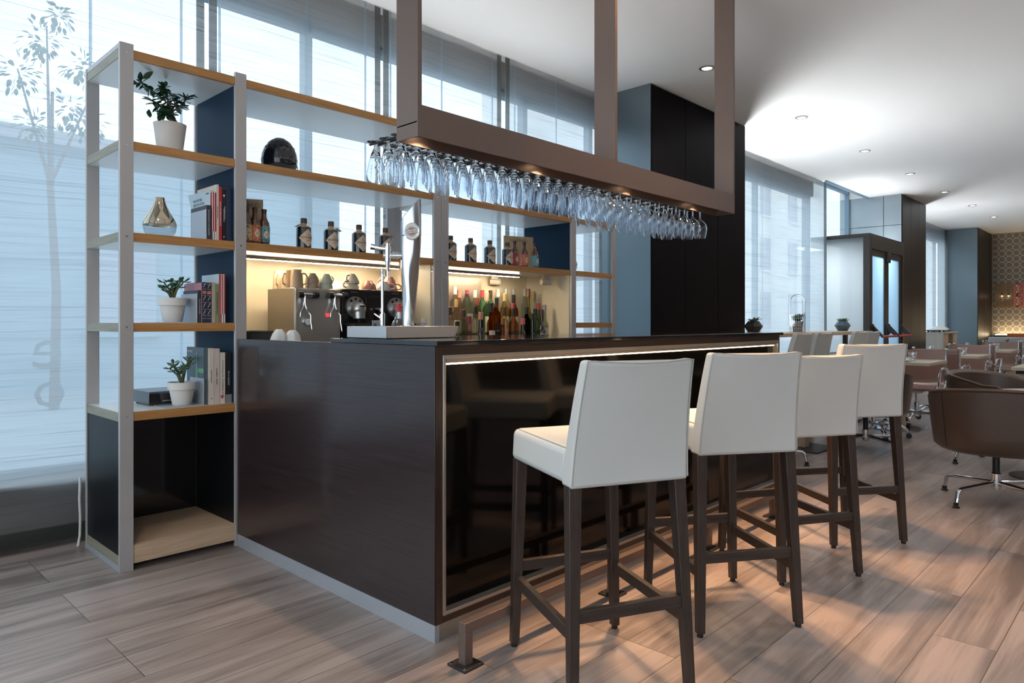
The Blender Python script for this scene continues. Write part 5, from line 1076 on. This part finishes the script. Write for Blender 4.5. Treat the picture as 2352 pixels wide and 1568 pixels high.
# ------------------------------------------------------------------ tub chairs
def tub():
    r = thing('tub_chair', 'x', 'armchair'); n, m = 48, 10
    def rim(t):    # t: angle from the back (local -Y)
        a = abs(t); return .74-.085*min(1, a/1.7)**2-(.245*max(0, min(1, (a-1.95)/.55))**1.5 if a > 1.95 else 0)
    def ring(j, v, inner):
        out = []
        for i in range(n):
            t = 2*pi*i/n-pi; top = rim(t); zb = .335
            k = 1/(abs(cos(t))**2.6+abs(sin(t))**2.6)**(1/2.6)
            R = (.335+.045*v**.7)*k*1.0
            z = zb+(top-zb)*v
            if inner: R = R-.052; z = .44+(top-.44)*v
            elif v < .12: R *= .8+.2*(v/.12)**.5
            out.append((R*sin(t), -R*cos(t)*.97, z))
        return out
    V_ = [0, .04, .12, .3, .5, .7, .85, .95, 1.]
    vs = []; fs = []
    for v in V_: vs += ring(0, v, False)
    for v in (1., .8, .5, .2, 0): vs += ring(0, v, True)
    K = len(V_)+5
    for j in range(K-1):
        for i in range(n): fs.append((j*n+i, j*n+(i+1) % n, (j+1)*n+(i+1) % n, (j+1)*n+i))
    fs.append(tuple(range(n))[::-1])
    sh = B().add(vs, fs).build('shell', 'brownlea', r, bevel=.0, ang=70)
    q = B(); L_ = len(V_)-1
    q.tube([V(vs[L_*n+i])+V((0, 0, .003))-V((vs[L_*n+i][0], vs[L_*n+i][1], 0)).normalized()*.026 for i in range(n)], .027, 10, closed=True, flat=.45).build('rim_roll', 'brownin', sh, ang=80)
    q = B()
    for a in (-.75, .75): 
        i = int((a+pi)/(2*pi)*n); q.tube([V(vs[j*n+i])*1.002 for j in range(2, L_+1)], .0022, 5)
    q.build('seam', 'rubber', sh)
    b = B(); b.lathe([(.001, .34), (.27, .34), (.292, .36), (.292, .42), (.27, .452), (.2, .462), (.001, .465)], 36); b.build('seat_cushion', 'brownin', r, ang=60)
    B().cyl((0, 0, .17), (0, 0, .34), .021).build('column', 'rubber', r); B().lathe([(.028, .09), (.03, .1), (.03, .19), (.024, .195), (.001, .195)], 20).build('hub', 'chrome', r)
    for k in range(4):
        a = pi/4+k*pi/2+.15; d = V((cos(a), sin(a), 0))
        l = B().tube([d*.02+V((0, 0, .13)), d*.2+V((0, 0, .12)), d*.325+V((0, 0, .112)), d*.343+V((0, 0, .1)), d*.36+V((0, 0, .035))], [.018, .0155, .014, .0145, .013], 10, flat=.85).build('base_leg', 'chrome', r)
        B().lathe([(.001, .0), (.022, 0), (.022, .008), (.014, .012), (.016, .03), (.001, .036)], 16, d*.361).build('foot', 'rubber', l)
    return r
t0 = tub()
for i, (x, y, a, lab) in enumerate(((5.42, .84, 90, 'large brown leather tub chair in the right foreground, cut by the picture edge'), (6.9, 1.02, 340, 'brown leather tub chair behind the foreground one, its curved rim facing the round table'), (6.83, 2.05, 100, 'brown leather tub chair half hidden behind the farthest bar stool'), (5.6, 2.5, 60, 'brown leather tub chair hidden behind the bar stools except for a foot'))):
    o = t0 if i == 0 else dup(t0, (0, 0, 0), 0)
    o.location = (x, y, 0); o.rotation_euler = (0, 0, radians(a-180)); o['label'] = lab; o['group'] = 'brown tub chairs'
# face direction: local +Y is the open front
t0.rotation_euler = (0, 0, radians(-80))
rt_ = thing('round_table', 'small round two tiered table between the tub chairs at the right edge', 'table', (6.53, .71, 0))
c = (6.53, .71, 0); wht = col('pale_round_top', (.52, .44, .38), .45)
B().lathe([(.001, .622), (.295, .622), (.3, .627), (.3, .64), (.296, .644), (.001, .644)], 56, c).build('upper_top', wht, rt_); B().lathe([(.001, .565), (.295, .565), (.3, .57), (.3, .585), (.001, .588)], 56, c).build('lower_top', wht, rt_)
B().cyl((c[0], c[1], .585), (c[0], c[1], .624), .2, n=32).build('spacer', 'frame', rt_); B().cyl((c[0], c[1], .012), (c[0], c[1], .57), .03).build('pedestal', 'rubber', rt_); B().lathe([(.001, 0), (.22, 0), (.22, .008), (.03, .014), (.001, .014)], 40, c).build('base_plate', 'bronzed', rt_)
# ------------------------------------------------------------------ dining tables
def dining(x, y, zt, w, d, label, mt='tableoak', pm='postoak'):
    r = thing('dining_table', label, 'table', (x, y, 0))
    B().box(x-w/2, y-d/2, zt-.03, x+w/2, y+d/2, zt).build('tabletop', mt, r, bevel=.0015); B().box(x-.055, y-.055, .012, x+.055, y+.055, zt-.03).build('pedestal', pm, r, bevel=.002); B().box(x-.24, y-.24, 0, x+.24, y+.24, .012).build('base_plate', 'steeld' if pm == 'postoak' and mt != 'oaklight' else 'bronzed', r, bevel=.001)
dining(6.56, 2.53, .62, .6, .6, 'low square table with an oak pedestal on a dark plate, behind the bar stools', 'oaklight')
TX = ((8.46, 2.2), (10.5, 2.12), (12.8, 2.12), (15.0, 2.1)); nm_ = ('nearest in its row to the bar stools', 'second of the dining row', 'third of the dining row', 'farthest of the dining row')
for (x, y), nm in zip(TX, nm_): dining(x, y, .75, .78, .76, 'square pale oak table laid for a meal, '+nm)
dining(8.28, .74, .75, .78, .74, 'bare square pale oak table at the right edge behind the tub chairs')
# ------------------------------------------------------------------ office style dining chairs
def chair():
    r = thing('swivel_chair', 'x', 'chair'); W = .225
    prof = [(.24, .425), (.2, .452), (.1, .445), (-.05, .43), (-.14, .432), (-.195, .46), (-.222, .52), (-.232, .6), (-.245, .72), (-.262, .85)]
    vs = []; fs = []; n = 6
    for (y, z) in prof:
        for i in range(n+1):
            u = i/n*2-1; vs.append((W*u, y+.008*(1-u*u)*(1 if z > .5 else 0), z-.012*(1-u*u)*(1 if z < .47 else 0)))
    top = len(vs); vs += [(x, y-.006 if z > .5 else y, z-.006) for (x, y, z) in vs]
    for j in range(len(prof)-1):
        for i in range(n):
            a = j*(n+1)+i; fs += [(a, a+1, a+n+2, a+n+1), (top+a, top+a+n+1, top+a+n+2, top+a+1)]
        a = j*(n+1); fs += [(a, a+n+1, top+a+n+1, top+a), (a+n, top+a+n, top+a+2*n+1, a+2*n+1)]
    fs += [tuple(range(n+1))+tuple(top+n-i for i in range(n+1))]; k = (len(prof)-1)*(n+1); fs += [tuple(k+n-i for i in range(n+1))+tuple(top+k+i for i in range(n+1))]
    sl = B().add(vs, fs).build('seat_sling', 'mesh', r, ang=60)
    q = B()
    for z, y in ((.8, -.258), (.83, -.261)): q.box(-W, y-.012, z, W, y-.006, z+.003)
    q.build('seam', 'leatherseam', sl)
    for s in (-1, 1):
        f = B().tube([(s*(W+.012), y, z) for (y, z) in prof], .0125, 8).build('side_frame', 'chrome', r)
        B().sph((s*(W+.012), -.263, .86), .019, (1, 1, .7), 12, 8).build('end_cap', 'steel', f)
        a = B().tube([(s*(W+.02), -.225, .58), (s*(W+.035), -.2, .64), (s*(W+.04), -.12, .655), (s*(W+.04), .1, .655), (s*(W+.04), .135, .64), (s*(W+.035), .14, .58), (s*(W+.02), .13, .45)], .0125, 8, flat=1.).build('armrest', 'chrome', r)
        B().cyl((s*(W+.01), -.228, .57), (s*(W+.03), -.2, .63), .02, n=10).build('arm_clamp', 'steel', a)
        B().tube([(s*(W+.0), .03, .43), (s*.12, .0, .40), (s*.04, 0, .395)], .011, 6).build('seat_bracket', 'chrome', r)
    B().lathe([(.001, .36), (.05, .365), (.09, .395), (.09, .405), (.001, .41)], 20).build('tilt_mechanism', 'steel', r); B().tube([(.06, .02, .39), (.16, .03, .385), (.24, .05, .38)], .006, 6).build('lever', 'rubber', r)
    B().cyl((0, 0, .2), (0, 0, .365), .014).cyl((0, 0, .1), (0, 0, .26), .026).build('column', 'chrome', r)
    for k in range(5):
        a = 2*pi*k/5+.3; d = V((cos(a), sin(a), 0)); t = V((-sin(a), cos(a), 0))
        l = B().tube([d*.02+V((0, 0, .14)), d*.12+V((0, 0, .15)), d*.24+V((0, 0, .125)), d*.3+V((0, 0, .085)), d*.31+V((0, 0, .06))], [.022, .017, .014, .013, .01], 8).build('base_leg', 'chrome', r)
        B().cyl(d*.315+t*-.018+V((0, 0, .027)), d*.315+t*.018+V((0, 0, .027)), .0265, n=16).build('castor', 'rubber', l)
    return r
c0 = chair()
CH = ((8.9, 2.13, 90, 'brown mesh swivel chair tucked into the nearest dining table, facing the bar'), (9.72, 2.06, -90, 'brown mesh swivel chair back to back with the nearest one, facing the second dining table'), (11.0, 2.05, 90, 'brown mesh swivel chair on the far side of the second dining table'), (11.88, 2.06, -90, 'brown mesh swivel chair on the near side of the third dining table'), (13.28, 2.04, 90, 'brown mesh swivel chair on the far side of the third dining table'), (14.15, 2.05, -90, 'brown mesh swivel chair on the near side of the farthest dining table'), (7.72, 2.24, -90, 'brown mesh swivel chair hidden behind the farthest bar stool except for its castors'))
for i, (x, y, a, lab) in enumerate(CH):
    o = c0 if i == 0 else dup(c0, (0, 0, 0), 0)
    o.location = (x, y, 0); o.rotation_euler = (0, 0, radians(a)); o['label'] = lab; o['group'] = 'brown mesh chairs at the dining tables'
# table settings
ZT = .7505
def crystal(c, label):
    o = thing('crystal_tumbler', label, 'glass', c, 0, 'crystal tumblers on the tables'); b = B(); n = 12; vs = []; fs = []
    rows = 5
    for j in range(rows+1):
        v = j/rows
        for i in range(n): k = 1 if (i+j) % 2 else .9; R = (.033+.013*v)*k; t = 2*pi*i/n; vs.append((c[0]+R*cos(t), c[1]+R*sin(t), c[2]+.1*v))
    for j in range(rows):
        for i in range(n):
            a, b_, c_, d = j*n+i, j*n+(i+1) % n, (j+1)*n+(i+1) % n, (j+1)*n+i; fs += [(a, b_, c_), (a, c_, d)]
    fs.append(tuple(range(n))[::-1]); b.add(vs, fs).build('body', thinc, o, smooth=.001)
thinc = thin('cut_crystal', (.86, .89, .92), 1.6, .0, .22)
def plate(c, label, r=.11): tag(recenter(B().lathe([(.001, 0), (r*.6, 0), (r, .016), (r, .019), (r*.6, .004), (.001, .004)], 32, c, cap=False).build('plate', 'white', None), c), label, 'plate')
def napkin(c, rz, label):
    q = B(); q.t = M.Translation(c) @ M.Rotation(radians(rz), 4, 'Z'); q.prism([(-.09, 0), (.09, 0), (.085, .018), (.03, .032), (-.05, .026), (-.09, .012)], 'y', -.035, .035)
    tag(recenter(q.build('napkin', 'linenw', None, bevel=.006, ang=60), c), label, 'napkin')
def cutlery(c, rz, label):
    o = thing('cutlery_set', label, 'cutlery', c, radians(rz))
    k = B().box(-.1, .012, 0, .0, .022, .003).box(0, .012, .0005, .11, .028, .002).build('knife', 'chrome', o, world=False); f = B().box(-.1, -.02, 0, .05, -.012, .003)
    for d in range(4): f.box(.05, -.026+d*.0065, .001, .1, -.023+d*.0065, .003)
    f.box(.045, -.027, .001, .055, -.003, .003).build('fork', 'chrome', o, world=False)
def sprig(c, label):
    o = thing('table_plant', label, 'plant', c, 0); B().lathe([(.001, 0), (.026, 0), (.034, .055), (.03, .055), (.028, .045), (.001, .044)], 20, c, cap=False).build('pot', 'white', o)
    b = B(); rnd = random.Random(int(c[0]*10))
    for k in range(16): b.leaf((c[0], c[1], c[2]+.04+.003*k), (rnd.uniform(-1, 1), rnd.uniform(-1, 1), rnd.uniform(.3, 1.6)), (0, 0, 1), .05, .018)
    b.build('leaves', 'leaf', o)
def mat_(c, label): tag(recenter(B().box(c[0]-.105, c[1]-.17, c[2], c[0]+.105, c[1]+.17, c[2]+.002).build('placemat', tan, None), c), label, 'placemat')
ords = ('nearest', 'second', 'third', 'farthest')
for i, ((x, y), w) in enumerate(zip(TX, ords)):
    crystal((x-.06, y-.15, ZT), 'cut crystal tumbler at the near edge of the %s laid table' % w)
    if i < 3: crystal((x+.14, y+.27, ZT), 'cut crystal tumbler at the far corner of the %s laid table' % w)
    plate((x-.25, y-.07, ZT), 'white plate on the near side of the %s laid table' % w); napkin((x+.11, y-.03, ZT), 80+10*i, 'folded white napkin on the %s laid table' % w)
    mat_((x+.275, y-.19, ZT), 'tan placemat on the far side of the %s laid table' % w); cutlery((x+.275, y-.19, ZT+.0022), 95, 'knife and fork lying on the placemat of the %s laid table' % w); sprig((x+.29, y+.1, ZT), 'small green sprig in a white pot on the %s laid table' % w)
# ------------------------------------------------------------------ far end of the room
cb_ = thing('service_cabinet', 'pale oak service cabinet with an open niche between the far columns', 'cabinet', (17.0, 3.57, 0)); x0, x1, y0, y1, zt = 17.0, 18.3, 3.57, 4.02, .955
B().box(x0, y0, 0, x0+.03, y1, zt-.03).build('side_panel', 'greyoak', cb_); B().box(x1-.03, y0, 0, x1, y1, zt-.03).build('side_panel', 'oaklight', cb_); B().box(x0-.01, y0-.01, zt-.03, x1+.01, y1, zt).build('top', 'greyoak', cb_, bevel=.002)
B().box(x0+.03, y0+.005, .05, x0+.5, y0+.02, zt-.04).build('door', 'oaklight', cb_); B().box(x1-.3, y0+.005, .05, x1-.03, y0+.02, zt-.04).build('door', 'oaklight', cb_); B().box(x0+.03, y1-.02, 0, x1-.03, y1, zt-.03).build('back_panel', 'postoak', cb_)
B().box(x0+.49, y0+.02, .05, x0+.51, y1-.02, zt-.03).build('niche_side', 'postoak', cb_); B().box(x1-.32, y0+.02, .05, x1-.3, y1-.02, zt-.03).build('niche_side', 'postoak', cb_); B().box(x0+.51, y0+.02, .4, x1-.32, y1-.02, .42).build('shelf', 'postoak', cb_)
ty = thing('serving_tray', 'black serving tray with feet on the service cabinet', 'tray', (17.05, 3.62, zt)); B().box(17.05, 3.62, zt+.03, 17.5, 4.0, zt+.045).build('tray_plate', 'iron', ty, bevel=.002)
for x in (17.08, 17.44):
    for y in (3.65, 3.95): B().cyl((x, y, zt), (x, y, zt+.03), .02).build('foot', 'rubber', ty)
q = B(); n, m = 24, 10
q.sheet(lambda u, v: (17.5+.62*u+.02*sin(v*7), 3.64+.34*v, zt+.004+.115*(sin(pi*min(1, u*1.02))**.5)*(sin(pi*min(1, .04+v*.94))**.4)*(1+.15*sin(u*11+v*4))), n, m)
tag(recenter(q.build('white_cloth', 'linenw', None, ang=80), (17.8, 3.8, zt)), 'heaped white cloth on the service cabinet beside the black tray', 'cloth')
bq = thing('banquette', 'grey upholstered banquette with a low back at the far end', 'sofa', (19.3, 2.2, 0)); B().box(19.3, 1.2, .1, 19.45, 3.15, .83).build('backrest', 'greyfab', bq, bevel=.03, seg=3); B().box(19.45, 1.2, .1, 20.0, 3.15, .45).build('seat', 'greyfab', bq, bevel=.03, seg=3); B().box(19.35, 1.25, 0, 19.95, 3.1, .1).build('plinth', 'rubber', bq)
ws = thing('wall_bench', 'brown bench along the wallpapered end wall', 'bench', (21.3, 1.5, 0)); B().box(21.62, .2, .1, 21.8, 3.4, .84).build('backrest', col('brown_fabric', (.2, .15, .12), .8), ws, bevel=.02); B().box(21.2, .2, .1, 21.62, 3.4, .45).build('seat', 'brownin', ws, bevel=.02); B().box(21.25, .25, 0, 21.75, 3.35, .1).build('plinth', 'rubber', ws)
l = B().box(21.66, .3, .841, 21.7, 3.38, .852).build('light_strip', 'led2', None); tag(recenter(l, (21.68, 1.8, .841)), 'warm light line along the top of the wall bench', 'light')
oc = thing('orange_chair', 'orange leather easy chair in front of the wall bench', 'chair', (20.8, 2.75, 0)); B().hexa([(20.55, 2.5, .38), (21.05, 2.5, .38), (21.05, 3.0, .38), (20.55, 3.0, .38)], [(20.55, 2.5, .46), (21.05, 2.5, .46), (21.05, 3.0, .46), (20.55, 3.0, .46)]).build('seat', 'orange', oc, bevel=.02)
B().hexa([(20.5, 2.5, .46), (20.57, 2.5, .46), (20.57, 3.0, .46), (20.5, 3.0, .46)], [(20.42, 2.55, .9), (20.48, 2.55, .9), (20.48, 2.95, .9), (20.42, 2.95, .9)]).build('backrest', 'orange', oc, bevel=.02)
for x in (20.58, 21.0):
    for y in (2.55, 2.95): B().cyl((x, y, 0), (x, y, .385), .012).build('leg', 'iron', oc)
cs = thing('console_table', 'dark console table carrying a black appliance at the right picture edge', 'table', (19.0, 1.9, 0)); B().box(18.7, 1.5, .77, 19.15, 2.42, .8).build('tabletop', 'oaklight', cs)
for x in (18.73, 19.09):
    for y in (1.53, 2.36): B().box(x, y, 0, x+.03, y+.03, .77).build('leg', 'iron', cs)
ap = thing('black_toaster', 'black boxy tabletop appliance near the right picture edge', 'appliance', (18.9, 2.1, .801)); B().box(18.75, 1.75, .81, 19.1, 2.37, .99).build('housing', blkp, ap, bevel=.02, seg=3); B().box(18.74, 1.9, .93, 18.75, 2.3, .95).build('trim_line', 'chrome', ap)
for x in (18.8, 19.05):
    for y in (1.8, 2.32): B().cyl((x, y, .801), (x, y, .812), .015).build('foot', 'rubber', ap)
wp = thing('wall_panel', 'square bronze wood panel with two globe lamps on the wallpapered wall', 'wall panel', (21.84, 3.21, 1.56)); B().box(21.80, 3.02, 1.56, 21.846, 3.41, 2.18).build('panel', 'brownpanel', wp)
for y, lab in ((3.25, 'left'), (3.11, 'right')):
    s = thing('wall_lamp', 'small globe wall lamp, %s one of the pair on the bronze panel' % ('left hand' if lab == 'left' else 'right hand'), 'lamp', (21.80, y, 1.75), 0, 'globe lamps on the bronze panel')
    B().cyl((21.80, y, 1.89), (21.76, y, 1.89), .022).build('socket', 'iron', s); B().cyl((21.75, y, 1.89), (21.75, y, 1.79), .004).build('stem', 'chrome', s); B().sph((21.74, y, 1.75), .045).build('globe', 'glass', s); B().sph((21.755, y, 1.845), .014).build('bulb', 'bulb', s)
aw = thing('wall_print', 'coral red print with dark symmetrical blots beside the bronze panel', 'picture', (21.84, 2.6, 1.56)); B().box(21.81, 2.2, 1.56, 21.846, 3.015, 2.18).build('canvas', 'coral', aw)
rnd = random.Random(4); b = B(); b2 = B()
for k in range(20):
    y = rnd.uniform(2.28, 2.99); z = rnd.uniform(.02, .14); w, h = rnd.uniform(.008, .03), rnd.uniform(.01, .03)
    for zz in (1.715-z, 1.715+z, 2.025-z, 2.025+z): (b if k % 3 else b2).box(21.808, y, zz-h, 21.8105, y+w, zz+h)
cv = [o for o in aw.children if o.name.startswith('canvas')] if aw.children else [o for o in bpy.data.objects if o.parent == aw]
cv = cv[0]; cv.data.materials.append(MT['ink']); cv.data.materials.append(MT['paperw']); bm = bmesh.new(); bm.from_mesh(cv.data)
for k, q in ((1, b), (2, b2)):
    q.bm.transform(wm(aw).inverted()); me = bpy.data.meshes.new('print'); q.bm.to_mesh(me); n0 = len(bm.faces); bm.from_mesh(me); bm.faces.ensure_lookup_table(); bpy.data.meshes.remove(me)
    for f in bm.faces[n0:]: f.material_index = k
bm.to_mesh(cv.data); bm.free()
# ------------------------------------------------------------------ unseen fill lamps, added to brighten the ceiling
def fill_lamp(x, y, h, mat, label, group=None):
    r = thing('fill_lamp', label, 'lamp', (x, y, 0), 0, group)
    B().lathe([(.001, 0), (.13, 0), (.13, .02), (.001, .022)], 24, (x, y, 0)).build('base', 'bronzed', r); B().cyl((x, y, .02), (x, y, h), .014).build('pole', 'bronzed', r)
    B().lathe([(.02, h), (.125, h+.06), (.13, h+.075), (.125, h+.075), (.02, h+.02)], 24, (x, y, 0), cap=False).build('bowl', 'bronzed', r); B().lathe([(.001, h+.04), (.085, h+.05), (.001, h+.065)], 20, (x, y, 0)).build('lens', mat, r)
for x, y in ((-1.6, -1.6), (3.6, -3.2), (9.6, -2.6), (15, -2.2)): fill_lamp(x, y, 1.5, 'fill_lens', 'added fill lamp, unseen in the part of the room out of the picture', 'added fill lamps out of view')
fill_lamp(8.12, 3.93, .9, 'fill_lens_b', 'added fill lamp, unseen behind the big dark column'); fill_lamp(16.0, 3.9, 1.0, 'fill_lens', 'added fill lamp, unseen behind the lobby column')
# ------------------------------------------------------------------ daylight
w = bpy.data.worlds.new('overcast_sky'); SC.world = w; w.use_nodes = True; nt = w.node_tree; N = nt.nodes; L = nt.links; N.clear()
o = N.new('ShaderNodeOutputWorld'); bg = N.new('ShaderNodeBackground'); tc = N.new('ShaderNodeTexCoord'); sp = N.new('ShaderNodeSeparateXYZ'); rp = N.new('ShaderNodeValToRGB')
L.new(tc.outputs['Generated'], sp.inputs[0]); L.new(sp.outputs['Z'], rp.inputs[0]); L.new(rp.outputs[0], bg.inputs[0]); L.new(bg.outputs[0], o.inputs[0])
rp.color_ramp.elements[0].position = .0; rp.color_ramp.elements[0].color = (.89, .955, 1, 1); rp.color_ramp.elements[1].position = .7; rp.color_ramp.elements[1].color = (.7, .85, 1, 1)
bg.inputs[1].default_value = SKY
# ------------------------------------------------------------------ camera
cd = bpy.data.cameras.new('camera'); cam = bpy.data.objects.new('camera', cd); C.objects.link(cam)
cd.sensor_width = 36; cd.lens = 36*1595/2352; cd.shift_y = (740-784)/2352; cd.clip_start = .05; cd.clip_end = 200
cam.location = (0, 0, 1.168); cam.rotation_euler = (pi/2, 0, math.atan(1524/1595)-pi/2)
SC.camera = cam
vs = SC.view_settings; vs.view_transform = 'Standard'; vs.look = 'None'; vs.gamma = 1; vs.use_curve_mapping = False; vs.exposure = EXPO
SC.display_settings.display_device = 'sRGB'
cy = SC.cycles; cy.max_bounces = 32; cy.diffuse_bounces = 4; cy.glossy_bounces = 5; cy.transmission_bounces = 32; cy.transparent_max_bounces = 40
cy.caustics_reflective = False; cy.caustics_refractive = False; cy.sample_clamp_indirect = 6; cy.use_denoising = True; cy.use_adaptive_sampling = True; cy.adaptive_threshold = .02
try: cy.denoiser = 'OPENIMAGEDENOISE'
except Exception: pass
